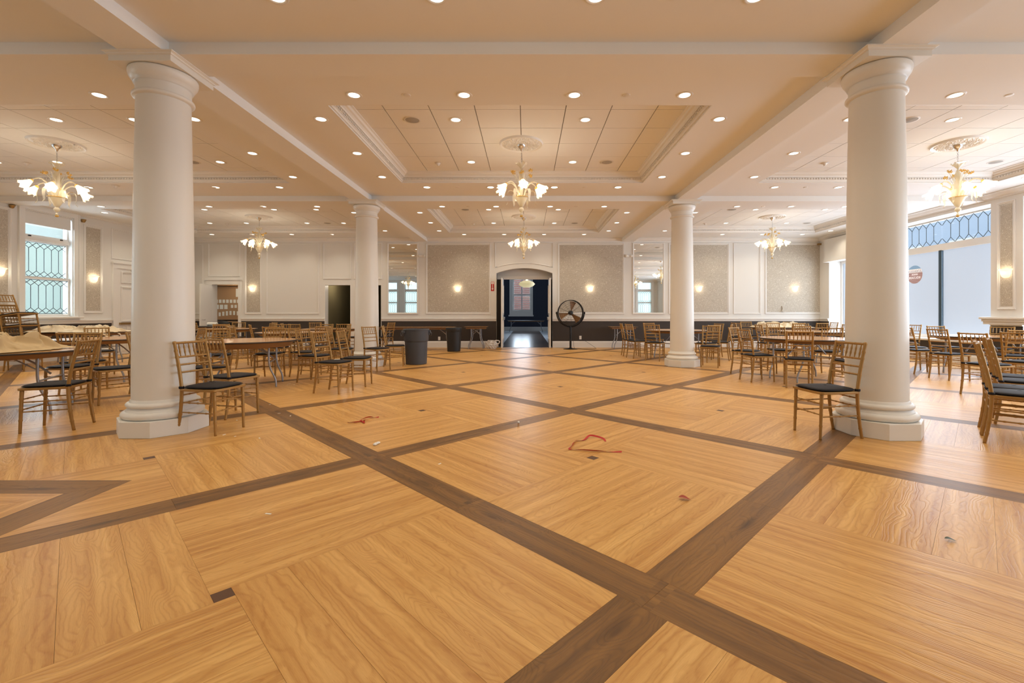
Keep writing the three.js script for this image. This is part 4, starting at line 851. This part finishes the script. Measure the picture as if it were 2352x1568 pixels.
// crumpled cloth: a sheet with ridged folds, lying on a table and (past the edge) hanging
function crumple(w, l, h, seed, hang, onTable) {
  const NX = 150, NZ = 110, nz = createNoise2D(rng(seed)), P = [];
  const rr = rng(seed * 7 + 1), folds = Array.from({ length: 30 }, () => { const t = rr() * PI; return { x: (rr() - 0.5) * w * 0.9, z: (rr() - 0.5) * l * 0.9, c: Math.cos(t), s: Math.sin(t), len: 0.16 + 0.34 * rr(), wid: 0.022 + 0.035 * rr(), a: 0.35 + 0.65 * rr(), bend: (rr() - 0.5) * 1.6 }; });
  const ridge = (x, z) => {                                              // pinched folds running every way over a soft mound
    const wx = x + 0.05 * nz(x * 3.1, z * 3.1 + 4), wz = z + 0.05 * nz(x * 3.1 + 8, z * 3.1);
    let sum = 0;
    for (const f of folds) { const p = (wx - f.x) * f.c + (wz - f.z) * f.s, q = -(wx - f.x) * f.s + (wz - f.z) * f.c + f.bend * p * p, k = f.a * Math.exp(-Math.pow(Math.abs(q) / f.wid, 1.5)) * smooth(1, 0.35, Math.abs(p) / f.len); sum += k * k * k; }
    return 0.75 * Math.cbrt(sum) + 0.20 * (nz(x * 1.3 + seed, z * 1.3) + 0.6) + 0.05 * (1 - Math.abs(nz(x * 9, z * 8)));
  };
  for (let j = 0; j <= NZ; j++) for (let i = 0; i <= NX; i++) {
    const u = i / NX * 2 - 1, v = j / NZ * 2 - 1, wob = 1 + 0.16 * nz(Math.atan2(v, u) * 1.6, 3) + 0.06 * nz(Math.atan2(v, u) * 6, 9);
    let x = u * w / 2 * wob, z = v * l / 2 * wob, e = clamp(1 - Math.max(Math.abs(u), Math.abs(v)), 0, 1);
    const f = ridge(x, z);
    let y = 0.008 + h * smooth(0, 0.45, e) * (0.25 + 0.95 * f) + 0.02 * f * smooth(0, 0.08, e);
    x += 0.05 * nz(x * 4, z * 4 + 7) * smooth(0, 0.3, e); z += 0.05 * nz(x * 4 + 9, z * 4) * smooth(0, 0.3, e);
    const over = hang ? onTable(x, z) : -1;                              // metres past the table's edge
    if (over > 0) { const s = smooth(0, 0.25, over), fold = 0.06 * Math.sin(x * 15 + over * 9 + 3 * nz(x * 3, 1)) * s + 0.04 * nz(x * 7, over * 7) * s; y = y * (1 - s * 0.8) - Math.min(over * 1.15, hang * (0.8 + 0.3 * nz(x * 2.2, 5))); z = z - Math.sign(z) * over * 0.72 + fold; }
    P.push([x, y, z]);
  }
  const pos = [], idx = [], W = NX + 1;
  for (const q of P) pos.push(...q);
  for (let j = 0; j < NZ; j++) for (let i = 0; i < NX; i++) { const a = j * W + i, b = a + 1, c = a + W, e = c + 1; idx.push(a, c, b, b, c, e); }
  const g = new THREE.BufferGeometry();
  g.setAttribute('position', new THREE.Float32BufferAttribute(pos, 3)); g.setAttribute('uv', new THREE.Float32BufferAttribute(new Float32Array(pos.length / 3 * 2).map((_, k) => { const v = Math.floor(k / 2); return pos[v * 3 + (k % 2 ? 2 : 0)]; }), 2));
  g.setIndex(idx); g.computeVertexNormals();
  return g;
}

function sideOf(dx, dd) {                                                // which side of its table a chair stands on, by the room's landmarks
  const a = ((Math.round(Math.atan2(dd, dx) / (PI / 4)) % 8) + 8) % 8;
  return ['shop-window side', 'back-wall and shop-window corner', 'back-wall side', 'back-wall and sash-window corner', 'sash-window side', 'sash-window and entrance corner', 'entrance side', 'entrance and shop-window corner'][a];
}
const CH_ = 'gold chair with black cushion ';
// --- linen table beside the first column, sash-window aisle
roundTable(-6.22, 5.42, 0.77, 0.5, 'round folding table under a heap of cream linen hanging over its edge', 'round folding tables');
{ const m = tag(mesh('tablecloth', crumple(1.15, 1.55, 0.19, 21, 0.36, (x, z) => Math.hypot(x - 0.05, z + 0.30) - 0.77), M.linen), 'crumpled cream tablecloths heaped and hanging over the round table beside the column', 'tablecloth', 'heaped tablecloths'); m.position.set(-6.27, 0.753, -5.12); }
chair(-4.90, 4.74, -0.95, -0.32, CH_ + 'turned towards the hanging linen, its back beside the column');
chair(-5.56, 6.14, -0.6, -0.8, CH_ + 'behind the hanging linen, drawn up to its table');
chair(-4.55, 5.62, -0.80, 0.55, CH_ + 'facing away from the hanging linen, half behind another chair');
chair(-4.35, 6.25, 0.9, 0.35, CH_ + 'standing just behind the cream column shaft');
chair(-6.35, 6.35, 0.1, -1, CH_ + 'on the wall side of the linen-heaped table');
roundTable(-7.5, 8.15, 0.77, 0.1, 'bare brown round folding table between two linen-heaped tables', 'round folding tables');
chair(-6.75, 6.95, -0.2, 0.98, CH_ + 'pushed up to the bare table between the linen heaps', 'chairs between the linen heaps');
chair(-8.35, 8.9, 0.8, -0.6, CH_ + 'pushed up to the bare table between the linen heaps', 'chairs between the linen heaps');
chair(-6.45, 8.6, -0.9, -0.3, CH_ + 'pushed up to the bare table between the linen heaps', 'chairs between the linen heaps');
rectTable(-10.70, 10.9, 1.86, 0.78, 0, 'long brown folding table heaped with cream linen under the leaded window', 'long folding tables');
{ const m = tag(mesh('tablecloth', crumple(1.85, 0.9, 0.14, 5, 0.2, (x, z) => Math.abs(x) - 0.92), M.linenPale), 'crumpled pale tablecloths heaped along the table under the leaded window', 'tablecloth', 'heaped tablecloths'); m.position.set(-10.72, 0.753, -10.9); }
// stacked chairs by the leaded window
[[-10.55, 9.55, 0.0], [-11.05, 9.35, 0.12]].forEach(([x, d, a], s) => {
  for (let k = 0; k < 4; k++) { const c = chair(x - k * 0.03, d + 0.015 * k, Math.cos(a), Math.sin(a), CH_ + (s ? 'in the stack against the sash-window wall' : 'in the stack in front of the leaded window'), s ? 'chairs stacked against the wall' : 'chairs stacked before the window', k * 0.243); c.rotation.order = 'YXZ'; c.rotation.x = k ? -0.05 * k : 0; }
});
// --- brown round table and chairs behind the first column
chair(-3.19, 4.63, 0.985, -0.16, CH_ + 'standing against the column plinth, facing the open floor');
chair(-3.47, 5.36, 0.30, 0.95, CH_ + 'drawn up to the brown round table behind the column chair');
roundTable(-4.65, 7.52, 0.77, 0.35, 'brown round folding table with deep wooden apron behind the column chairs', 'round folding tables', true);
const deep = 'pushed in at the far edge of the deep-apron brown table', deepG = 'chairs at the deep-apron table';
chair(-5.50, 8.10, 0.55, -0.85, CH_ + deep, deepG); chair(-4.75, 8.40, 0.12, -0.99, CH_ + deep, deepG); chair(-5.75, 7.0, 0.9, 0.4, CH_ + 'pushed in at the wall side of the deep-apron brown table');
chair(-4.22, 8.72, 0.99, -0.1, CH_ + 'facing the open floor, behind two more by the brown table');
chair(-3.70, 7.97, 0.97, -0.22, CH_ + 'at the rim of the deep-apron table, facing the open floor');
const slipChair = chair(-2.92, 6.92, 0.97, -0.22, CH_ + 'with a white paper slip on its seat');
chair(-2.82, 7.55, 0.99, 0.05, CH_ + 'directly behind the chair with the paper slip');
chair(-3.84, 9.45, 0.98, 0.15, CH_ + 'facing the far column side, next to its shaft');
chair(-3.16, 9.62, 0.86, -0.5, CH_ + 'angled in front of the far column near the trash can');
chair(-3.02, 10.42, 0.97, 0.2, CH_ + 'between the far column and the grey trash can');
{ const p = tag(mesh('paper_slip', rbox(0.085, 0.006, 0.03, 0.002), M.paperSheet), 'small white paper slip on a black chair cushion', 'paper'); p.position.set(-2.90, 0.492, -6.95); p.rotation.y = 0.5; }
roundTable(-5.6, 10.85, 0.77, 0.2, 'tan round folding table between the column aisle and the store-room side', 'round folding tables');
const tanG = 'chairs around the tan round table';
for (const [a, r] of [[0.5, 1.02], [1.35, 1.05], [2.2, 1.0], [3.3, 1.08], [4.1, 1.04], [4.9, 1.0], [5.7, 1.05]]) chair(-5.6 + Math.cos(a) * r, 10.85 + Math.sin(a) * r, -Math.cos(a) + 0.1, -Math.sin(a), CH_ + 'at the tan round table, ' + sideOf(Math.cos(a), Math.sin(a)), tanG);
roundTable(-5.75, 13.3, 0.77, 0.9, 'tan round folding table in front of the passage openings', 'round folding tables');
for (const [a, r] of [[0.2, 1.05], [1.2, 1.0], [2.3, 1.03], [3.4, 1.0], [4.4, 1.06], [5.4, 1.02]]) chair(-5.75 + Math.cos(a) * r, 13.3 + Math.sin(a) * r, -Math.cos(a), -Math.sin(a) + 0.1, CH_ + 'at the passage table, ' + sideOf(Math.cos(a), Math.sin(a)), 'chairs before the passage openings');
roundTable(-8.7, 13.2, 0.77, 0.3, 'brown round folding table in front of the store-room door', 'round folding tables');
for (const [a, r] of [[0.1, 1.0], [0.9, 1.04], [1.9, 1.0], [2.9, 1.05], [4.2, 1.0], [5.2, 1.03]]) chair(-8.7 + Math.cos(a) * r, 13.2 + Math.sin(a) * r, -Math.cos(a), -Math.sin(a), CH_ + 'at the store-room table, ' + sideOf(Math.cos(a), Math.sin(a)), 'chairs before the store-room door');
{ const t = thing('paper_roll', 'white paper roll lying on the dark table beside the open store-room door', 'paper roll', -9.95, 0.86, 14.4, 0.1); mesh('roll', lathe([[0.02, -0.14], [0.055, -0.14], [0.055, 0.14], [0.02, 0.14]], 20).rotateZ(PI / 2), M.paperSheet, t); }
rectTable(-10.2, 14.4, 1.5, 0.6, 0, 'dark folding table beside the open store-room door', 'long folding tables', M.black).scale.set(1, 1.06, 1);
chair(-7.3, 10.7, 0.2, -0.98, CH_ + 'alone between linen heaps and the tan table'); 
chair(-6.75, 11.6, 0.8, 0.6, CH_ + 'angled beside the tan round table, facing the passage');
// --- along the back wall
rectTable(-3.60, 15.0, 2.46, 0.74, 0.03, 'long tan folding table against the dark wainscot below the mirror', 'long folding tables');
rectTable(-1.72, 15.52, 0.78, 0.6, 0, 'small folding table between the black bin and the doorway', 'small folding tables');
rectTable(3.25, 15.45, 0.92, 0.6, 0, 'small folding table against the wainscot beyond the fan', 'small folding tables');
chair(-4.45, 14.2, -0.9, 0.3, CH_ + 'standing alone at the end of the long wall table');
// --- round table behind the second far column
roundTable(4.05, 12.25, 0.77, 0.4, 'tan round folding table half hidden by the column near the fan', 'round folding tables');
chair(2.93, 12.85, 0.99, -0.05, CH_ + 'apart between the fan and the half-hidden table');
chair(3.28, 11.62, 0.55, 0.84, CH_ + 'with its back to the open floor beside the column base');
chair(2.98, 12.25, 0.95, 0.3, CH_ + 'tucked behind another at the half-hidden table');
chair(4.12, 10.22, -0.45, -0.9, CH_ + 'beside the column plinth, facing the open floor');
for (const [x, d, fx, fd] of [[3.7, 13.25, 0.3, -0.95], [4.5, 13.2, -0.4, -0.9], [5.1, 12.6, -0.95, -0.3], [5.0, 11.75, -0.85, 0.5], [4.45, 11.25, -0.3, 0.95]]) chair(x, d, fx, fd, CH_ + 'at the half-hidden table, ' + sideOf(x - 4.05, d - 12.25), 'chairs around the half-hidden table');
// --- shop-window aisle
chair(2.945, 4.49, -0.99, -0.1, CH_ + 'backed against the chipped column plinth, facing the open floor');
roundTable(5.05, 8.2, 0.77, 0.2, 'round folding table with pale shining top behind the column chair', 'round folding tables');
chair(4.10, 8.08, 0.99, 0.1, CH_ + 'side-on at the pale shining table, facing it from the open floor');
chair(4.42, 7.42, 0.42, 0.9, CH_ + 'with its back to the open floor at the pale shining table');
chair(5.02, 7.02, 0.05, 1, CH_ + 'at the pale shining table, half hidden by the column shaft');
for (const [x, d, fx, fd] of [[4.35, 9.0, 0.6, -0.8], [5.15, 9.2, -0.1, -1], [5.85, 8.85, -0.75, -0.6], [6.1, 8.0, -1, 0.1], [5.75, 7.3, -0.6, 0.8]]) chair(x, d, fx, fd, CH_ + 'at the shining table, ' + sideOf(x - 5.05, d - 8.2), 'chairs around the pale shining table');
roundTable(7.1, 11.35, 0.77, 0.6, 'pale-topped round folding table between the shining table and the linen table', 'round folding tables');
for (const [a, r] of [[0.3, 1.0], [1.2, 1.05], [2.1, 1.0], [3.1, 1.03], [4.0, 1.0], [4.9, 1.06], [5.7, 1.0]]) chair(7.1 + Math.cos(a) * r, 11.35 + Math.sin(a) * r, -Math.cos(a), -Math.sin(a), CH_ + 'at the middle pale table, ' + sideOf(Math.cos(a), Math.sin(a)), 'chairs before the linen table');
rectTable(8.2, 14.45, 1.86, 0.78, 0, 'long folding table heaped with cream linen below the torn wallpaper', 'long folding tables');
{ const m = tag(mesh('tablecloth', crumple(1.6, 0.85, 0.15, 33, 0, null), M.linenPale), 'crumpled cream tablecloths heaped below the torn wallpaper panel', 'tablecloth', 'heaped tablecloths'); m.position.set(8.05, 0.753, -14.45); }
for (const [x, d, fx, fd] of [[7.3, 13.7, 0.1, 1], [8.0, 13.65, 0, 1], [8.7, 13.7, -0.1, 1], [7.45, 15.2, 0, -1], [8.9, 15.2, 0, -1], [9.6, 14.6, -1, 0], [9.5, 13.6, -0.5, 0.8], [6.6, 13.9, 0.9, 0.3], [6.35, 13.2, 0.9, -0.4]]) chair(x, d, fx, fd, CH_ + 'at the wall linen table, ' + sideOf(x - 8.2, d - 14.45), 'chairs around the wall linen table');
roundTable(8.95, 8.95, 0.77, 0.2, 'pale-topped round folding table beside the papered pier', 'round folding tables');
chair(7.70, 8.28, 0.99, 0.12, CH_ + 'side-on to the pier table, its back to the column');
chair(7.92, 9.12, 0.95, -0.2, CH_ + 'behind the side-on chair at the pier table');
chair(8.45, 7.95, 0.3, 0.95, CH_ + 'with its back to the room at the pier table');
for (const [x, d, fx, fd] of [[8.4, 9.9, 0.5, -0.85], [9.2, 10.0, -0.1, -1], [9.85, 9.5, -0.8, -0.5], [9.3, 7.9, -0.2, 1], [9.9, 8.4, -0.8, 0.5]]) chair(x, d, fx, fd, CH_ + 'at the pier table, ' + sideOf(x - 8.95, d - 8.95), 'chairs around the pier table');
chair(6.68, 6.60, 0.99, 0.18, CH_ + 'alone between the chair row and pier table');
chair(7.55, 6.9, 0.9, 0.45, CH_ + 'alone beside the pier table, facing shop windows');
chair(4.50, 4.16, 0.74, -0.67, CH_ + 'first of the row turned towards the shop windows');
chair(4.79, 4.48, 0.74, -0.67, CH_ + 'second of the row turned towards the shop windows');
chair(5.36, 4.90, 0.74, -0.67, CH_ + 'third of the row turned towards the shop windows');
chair(5.68, 5.28, 0.74, -0.67, CH_ + 'last of the row turned towards the shop windows');
chair(9.6, 12.4, -0.9, 0.3, CH_ + 'before the frosted window beyond the pier table', 'chairs before the frosted film'); chair(9.5, 11.4, -0.9, -0.3, CH_ + 'before the frosted window beyond the pier table', 'chairs before the frosted film');

// ---------------------------------------------------------------- mirrors, signs and fittings on the back wall
for (const [p0, p1, l] of [[889.8, 960.7, 'tall framed mirror between the passage opening and a papered panel'], [1452.8, 1525.5, 'tall framed mirror beside the fan-side papered panel and the column']]) {
  const w = bx(p1) - bx(p0), h = by(558) - by(721), t = thing('wall_mirror', l, 'mirror', (bx(p0) + bx(p1)) / 2, (by(558) + by(721)) / 2, BACK, 0, 'tall wall mirrors');
  mesh('glass', box(w - 0.08, h - 0.08, 0.008, 0, 0, 0.008), M.mirror, t);
  mesh('frame', frame(w, h, [[0, 0], [0, 0.03], [0.02, 0.036], [0.045, 0.022], [0.05, 0.01]]), M.white, t);
}
for (const [px, l] of [[969.5, 'white twin-lamp emergency light beside the passage-side mirror'], [1444, 'white twin-lamp emergency light beside the fan-side mirror']]) {
  const t = thing('emergency_light', l, 'emergency light', bx(px), by(588), BACK, 0, 'emergency lights');
  mesh('housing', rbox(0.20, 0.10, 0.06, 0.02, 0, 0, 0.03), M.white, t);
  for (const s of [-1, 1]) mesh('lamp_head', lathe([[0.001, 0.03], [0.03, 0.03], [0.045, 0.035], [0.05, 0.06], [0.001, 0.062]], 18).rotateX(PI / 2).translate(s * 0.085, 0, 0.02), M.paperSheet, t);
}
{ // red sign with white arrow and lettering
  const cv = document.createElement('canvas'); cv.width = 96; cv.height = 288;
  const c = cv.getContext('2d');
  c.fillStyle = '#b3201c'; c.fillRect(0, 0, 96, 288); c.fillStyle = '#f2ece6'; c.fillRect(8, 8, 80, 60); c.fillStyle = '#b3201c'; c.font = 'bold 26px sans-serif'; c.textAlign = 'center'; c.fillText('FIRE', 48, 46);
  c.fillStyle = '#f2ece6'; c.fillRect(40, 80, 16, 130); c.beginPath(); c.moveTo(18, 205); c.lineTo(78, 205); c.lineTo(48, 268); c.fill();
  const tx = new THREE.CanvasTexture(cv); tx.colorSpace = THREE.SRGBColorSpace;
  const t = thing('fire_sign', 'narrow red fire sign with white arrow pointing down beside the archway', 'sign', bx(1131.3), by(657.5), BACK);
  mesh('plate', rbox(0.115, 0.33, 0.006, 0.002, 0, 0, 0.003), M.redPlastic, t);
  mesh('print', new THREE.PlaneGeometry(0.107, 0.32).translate(0, 0, 0.0068), mat(0xffffff, 0.5, { map: tx }), t);
}
for (const [px, py, l] of [[1333, 775, 'white double wall outlet low on the wainscot behind the fan'], [1009, 777, 'white double wall outlet below the long wall table']]) {
  const t = thing('wall_outlet', l, 'outlet', bx(px), by(py), BACK - 0.008, 0, 'wall outlets');
  mesh('plate', rbox(0.08, 0.125, 0.008, 0.003, 0, 0, 0.004), M.white, t);
  mesh('socket', boxes([rbox(0.035, 0.03, 0.004, 0.001, 0, 0.028, 0.009), rbox(0.035, 0.03, 0.004, 0.001, 0, -0.028, 0.009)]), M.paperSheet, t);
}
{ const t = thing('security_camera', 'small white security camera at the ceiling above the torn wallpaper panel', 'camera', bx(1891), SOFFIT - 0.02, 15.6); mesh('mount', lathe([[0.001, 0.02], [0.05, 0.02], [0.05, 0.0], [0.02, -0.01], [0.02, -0.04]], 16), M.white, t); mesh('dome', new THREE.SphereGeometry(0.045, 16, 12).translate(0, -0.06, 0), M.white, t); mesh('lens', new THREE.SphereGeometry(0.02, 12, 8).translate(0, -0.07, 0.035), M.black, t); }
{ const t = tag(mesh('torn_wallpaper', sweep(curve([V3(0, 0.18, 0.012), V3(0.01, 0.06, 0.02), V3(-0.01, 0, 0.05), V3(0.02, -0.04, 0.03)], 10), 0.012, 5).scale(1.8, 1, 1), M.wallpaper), 'curled loose strip of torn wallpaper at the foot of its panel', 'wallpaper'); t.position.set(bx(1796), by(714), -BACK + 0.008); }

// ---------------------------------------------------------------- pedestal fan
{
  const t = thing('pedestal_fan', 'black drum pedestal fan on a round base beside the archway', 'fan', 1.47, 0, 15.3, 0.08), cy = 1.215, R = 0.425;
  mesh('base', lathe([[0.001, 0.05], [0.05, 0.05], [0.06, 0.03], [0.22, 0.012], [0.25, 0.0], [0.001, 0]], 32), M.blackMetal, t);
  mesh('pole', join([rod(V3(0, 0.03, 0), V3(0, 0.74, 0), 0.035, 14), rod(V3(0, 0.3, 0), V3(0, 0.76, 0), 0.028, 12)]), M.blackMetal, t);
  const yoke = []; for (let i = 0; i <= 28; i++) { const a = PI + i / 28 * PI; yoke.push(V3(Math.cos(a) * (R + 0.045), cy + Math.sin(a) * (R + 0.045), 0)); }
  mesh('yoke', sweep(yoke, 0.018, 8), M.blackMetal, t);
  mesh('drum', lathe([[R - 0.004, -0.09], [R + 0.004, -0.095], [R + 0.004, 0.095], [R - 0.004, 0.09]], 48).rotateX(PI / 2).translate(0, cy, 0), M.blackMetal, t);
  for (const [z, n] of [[0.095, 'front_guard'], [-0.095, 'back_guard']]) {
    const g = [new THREE.TorusGeometry(R, 0.012, 8, 56).translate(0, cy, z)];
    for (const r of [0.10, 0.17, 0.24, 0.31, 0.37]) g.push(new THREE.TorusGeometry(r, 0.0022, 5, 44).translate(0, cy, z));
    for (let k = 0; k < 12; k++) { const a = k / 12 * 2 * PI + 0.1; g.push(rod(V3(Math.cos(a) * 0.06, cy + Math.sin(a) * 0.06, z), V3(Math.cos(a) * R, cy + Math.sin(a) * R, z), 0.003, 5)); }
    mesh(n, join(g), M.blackMetal, t);
  }
  for (let k = 0; k < 3; k++) {
    const pos = [], a0 = -0.75 + k * 2 * PI / 3, at = (i, j) => { const r = mix(0.07, 0.39, i / 6), a = a0 + (j / 6 - 0.5) * mix(0.5, 0.62, i / 6); return [Math.cos(a) * r, cy + Math.sin(a) * r, (j / 6 - 0.5) * 0.07]; };
    for (let i = 0; i < 6; i++) for (let j = 0; j < 6; j++) pos.push(...at(i, j), ...at(i + 1, j), ...at(i + 1, j + 1), ...at(i, j), ...at(i + 1, j + 1), ...at(i, j + 1));
    mesh('blade', fromTris(pos), M.apron, t);
  }
  mesh('motor', lathe([[0.001, -0.09], [0.06, -0.085], [0.075, -0.03], [0.075, 0.08], [0.05, 0.105], [0.001, 0.108]], 24).rotateX(PI / 2).translate(0, cy, 0), M.black, t);
  for (const s of [-1, 1]) mesh('tilt_knob', lathe([[0.001, 0], [0.035, 0], [0.038, 0.04], [0.001, 0.045]], 16).rotateZ(-s * PI / 2).translate(s * (R + 0.03), cy, 0), M.black, t);
  tag(mesh('fan_cord', sweep(curve([V3(1.58, 0.35, -15.45), V3(1.62, 0.02, -15.42), V3(1.8, 0.008, -15.3), V3(2.3, 0.008, -15.35), V3(2.35, 0.02, -15.6), V3(1.95, 0.30, -15.97)], 40), 0.005, 6), M.black), 'thin black power cord running along the floor from the fan', 'cord');
}
// ---------------------------------------------------------------- bins and bag
{
  const t = thing('trash_can', 'round grey plastic trash can with moulded handles on the open floor', 'trash can', -2.62, 0, 10.78, 0.5);
  mesh('barrel', lathe([[0.001, 0.015], [0.225, 0.015], [0.235, 0.0], [0.245, 0.015], [0.262, 0.52], [0.268, 0.53], [0.285, 0.56], [0.292, 0.79], [0.302, 0.795], [0.304, 0.825], [0.296, 0.83], [0.284, 0.82], [0.262, 0.55], [0.235, 0.03], [0.001, 0.03]], 48), M.greyPlastic, t);
  for (const s of [-1, 1]) mesh('handle', join([sweep(curve([V3(s * 0.285, 0.74, -0.085), V3(s * 0.335, 0.735, -0.08), V3(s * 0.338, 0.68, -0.06), V3(s * 0.338, 0.68, 0.06), V3(s * 0.335, 0.735, 0.08), V3(s * 0.285, 0.74, 0.085)], 18), 0.014, 8), rbox(0.05, 0.05, 0.19, 0.01, s * 0.305, 0.765, 0)]), M.greyPlastic, t);
  const b = thing('black_bin', 'black bin with scraps on its lid under the long wall table', 'bin', -2.30, 0, 14.35, 0.2);
  mesh('body', lathe([[0.001, 0], [0.20, 0], [0.205, 0.02], [0.235, 0.70], [0.245, 0.705], [0.245, 0.735], [0.232, 0.735], [0.2, 0.1], [0.001, 0.1]], 36), M.black, b);
  mesh('liner', lathe([[0.236, 0.62], [0.25, 0.68], [0.256, 0.74], [0.24, 0.752], [0.2, 0.70], [0.001, 0.66]], 30), M.black, b);
  for (const [x, z, a] of [[-0.10, 0.12, 0.3], [0.02, 0.16, 1.2], [-0.03, 0.05, 2]]) mesh('scrap', rbox(0.11, 0.02, 0.06, 0.006).rotateY(a).translate(x, 0.705 + 0.01 * a, z), M.paperSheet, b);
  const g = new THREE.IcosahedronGeometry(1, 5), p = g.attributes.position;
  for (let i = 0; i < p.count; i++) { const x = p.getX(i), y = p.getY(i), z = p.getZ(i), f = 1 + 0.28 * noise(x * 2.1 + y, z * 2.1 - y) + 0.12 * noise(x * 6 + y * 3, z * 6); p.setXYZ(i, x * f * 0.20, Math.max(-0.135, y * f * 0.15), z * f * 0.14); }
  g.computeVertexNormals();
  const bag = thing('plastic_bag', 'crumpled white plastic bag on the floor beside the open door leaf', 'bag', -1.18, 0.135, 15.35);
  mesh('bag_body', g, M.bag, bag);
  mesh('bag_handle', sweep(curve([V3(0.02, 0.08, 0.05), V3(0.16, 0.15, 0.04), V3(0.26, 0.12, 0.02), V3(0.22, 0.04, 0.03), V3(0.10, 0.06, 0.05)], 20), (q) => 0.03 - 0.014 * Math.sin(q * PI), 7).scale(1, 1, 0.6), M.bag, bag);
}
// ---------------------------------------------------------------- navy room furniture
{
  rectTable(-0.05, 29.4, 2.4, 0.7, 0, 'folding table against the navy wall beyond the archway', 'long folding tables', M.tableEdge);
  const t = thing('pendant_lamp', 'wide pale disc pendant lamp hanging beyond the archway', 'pendant lamp', 0.0, 2.62, 22);
  mesh('shade', lathe([[0.001, -0.17], [0.16, -0.16], [0.31, -0.10], [0.40, 0.0], [0.31, 0.10], [0.14, 0.16], [0.11, 0.165]], 40), mat([0.85, 0.78, 0.55], 0.6, { emissive: new THREE.Color().setRGB(0.55, 0.46, 0.24), emissiveIntensity: 0.8 }), t);
  mesh('bulb', new THREE.CylinderGeometry(0.05, 0.05, 0.2, 14).translate(0, 0.14, 0), M.bulb, t);
  mesh('cord', rod(V3(0, 0.15, 0), V3(0, 1.78, 0), 0.006, 6), M.black, t);
  const l = new THREE.PointLight(LAMP, 1.5); l.position.set(0, 0.14, 0); l.castShadow = true; l.shadow.radius = 2; l.name = 'pendant_bulb'; t.add(l);
}
// ---------------------------------------------------------------- litter on the floor
function ribbon(pts, w, label) {
  const c = curve(pts.map(([x, y, d]) => V3(x, y, -d)), 60), pos = [];
  const at = (i, s) => { const t = c[Math.min(i + 1, 60)].clone().sub(c[Math.max(i - 1, 0)]).normalize(), n = V3(-t.z, 0, t.x), tw = Math.sin(i * 0.17) * 0.8; return [c[i].x + n.x * w * s * Math.cos(tw), c[i].y + 0.003 + Math.abs(w * Math.sin(tw)) + w * s * Math.sin(tw), c[i].z + n.z * w * s * Math.cos(tw)]; };
  for (let i = 0; i < 60; i++) pos.push(...at(i, -1), ...at(i, 1), ...at(i + 1, 1), ...at(i, -1), ...at(i + 1, 1), ...at(i + 1, -1));
  return tag(mesh('ribbon', fromTris(pos), M.ribbon), label, 'ribbon', 'red ribbons');
}
const F = (px, py) => { const d = EYE * FOCAL / (py - 720); return [(px - 1210) / FOCAL * d, d]; };   // survey of the floor
const fl = (list) => list.map(([px, py, y = 0]) => { const [x, d] = F(px, py); return [x, y, d]; });
ribbon(fl([[1391, 1014], [1384, 1008], [1356, 1004, 0.01], [1341, 1011], [1322, 1014], [1314, 1024], [1308, 1032], [1330, 1034], [1370, 1037], [1400, 1038], [1428, 1039]]), 0.009, 'red ribbon curled open like a hook on the planks');
ribbon(fl([[798, 970], [815, 971], [830, 969], [838, 967], [833, 971, 0.01], [837, 972], [829, 965], [846, 961, 0.008], [858, 959], [870, 959]]), 0.010, 'red ribbon kinked in the middle, lying near the chairs');
function leafMesh(px, py, s, m, name, label, turn) {
  const [x, d] = F(px, py), pos = [], at = (i, j) => { const t = i / 10, w = 0.32 * Math.sin(PI * Math.pow(t, 0.8)); return [(t - 0.5) * s, 0.004 + s * (0.10 * Math.sin(t * 5) * 0.6 + 0.09 + 0.22 * j * j * w), j * w * s]; };
  for (let i = 0; i < 10; i++) for (const j of [-1, 0]) pos.push(...at(i, j), ...at(i + 1, j), ...at(i + 1, j + 1), ...at(i, j), ...at(i + 1, j + 1), ...at(i, j + 1));
  const o = tag(mesh(name, fromTris(pos), m), label, 'leaf'); o.position.set(x, 0, -d); o.rotation.y = turn;
}
leafMesh(1572, 1147, 0.075, M.leafRed, 'dry_leaf', 'curled dry red leaf on the light planks', -0.3);
leafMesh(2183, 1242, 0.05, M.leafGrey, 'dry_leaf', 'small dark green dry leaf on the pale planks', -0.4);
{
  const g = new THREE.IcosahedronGeometry(0.013, 2); const [x, d] = F(1191, 972);
  tag(mesh('foam_ball', g, M.crumb), 'tiny white ball lying on a dark floor band', 'ball').position.set(x, 0.013, -d);
  const r = rng(4), pops = [[864, 1021], [869, 1019], [861, 1023]], kernel = new THREE.IcosahedronGeometry(1, 1);
  for (const [px, py] of pops) { const [a, b] = F(px, py), k = tag(mesh('crumb', kernel, M.crumb), 'white popcorn-like crumb in a small clump beside a dark band', 'crumb', 'clumped white crumbs'); k.scale.set(0.016 + 0.006 * r(), 0.011, 0.014); k.position.set(a, 0.011, -b); }
  for (const [px, py] of [[620, 929], [641, 949], [667, 955], [596, 1006], [544, 965], [515, 998], [549, 937], [903, 894], [616, 1180], [1010, 1065], [665, 881], [676, 883], [660, 884], [540, 1002]]) { const [a, b] = F(px, py), k = tag(mesh('paper_scrap', rbox(0.02 + 0.02 * r(), 0.002, 0.012, 0.0008), M.crumb), 'tiny flat white paper scrap on the floor near the column chairs', 'scrap', 'white paper scraps'); k.position.set(a, 0.0015, -b); k.rotation.y = r() * 3; }
}
renderer.render(scene, camera);
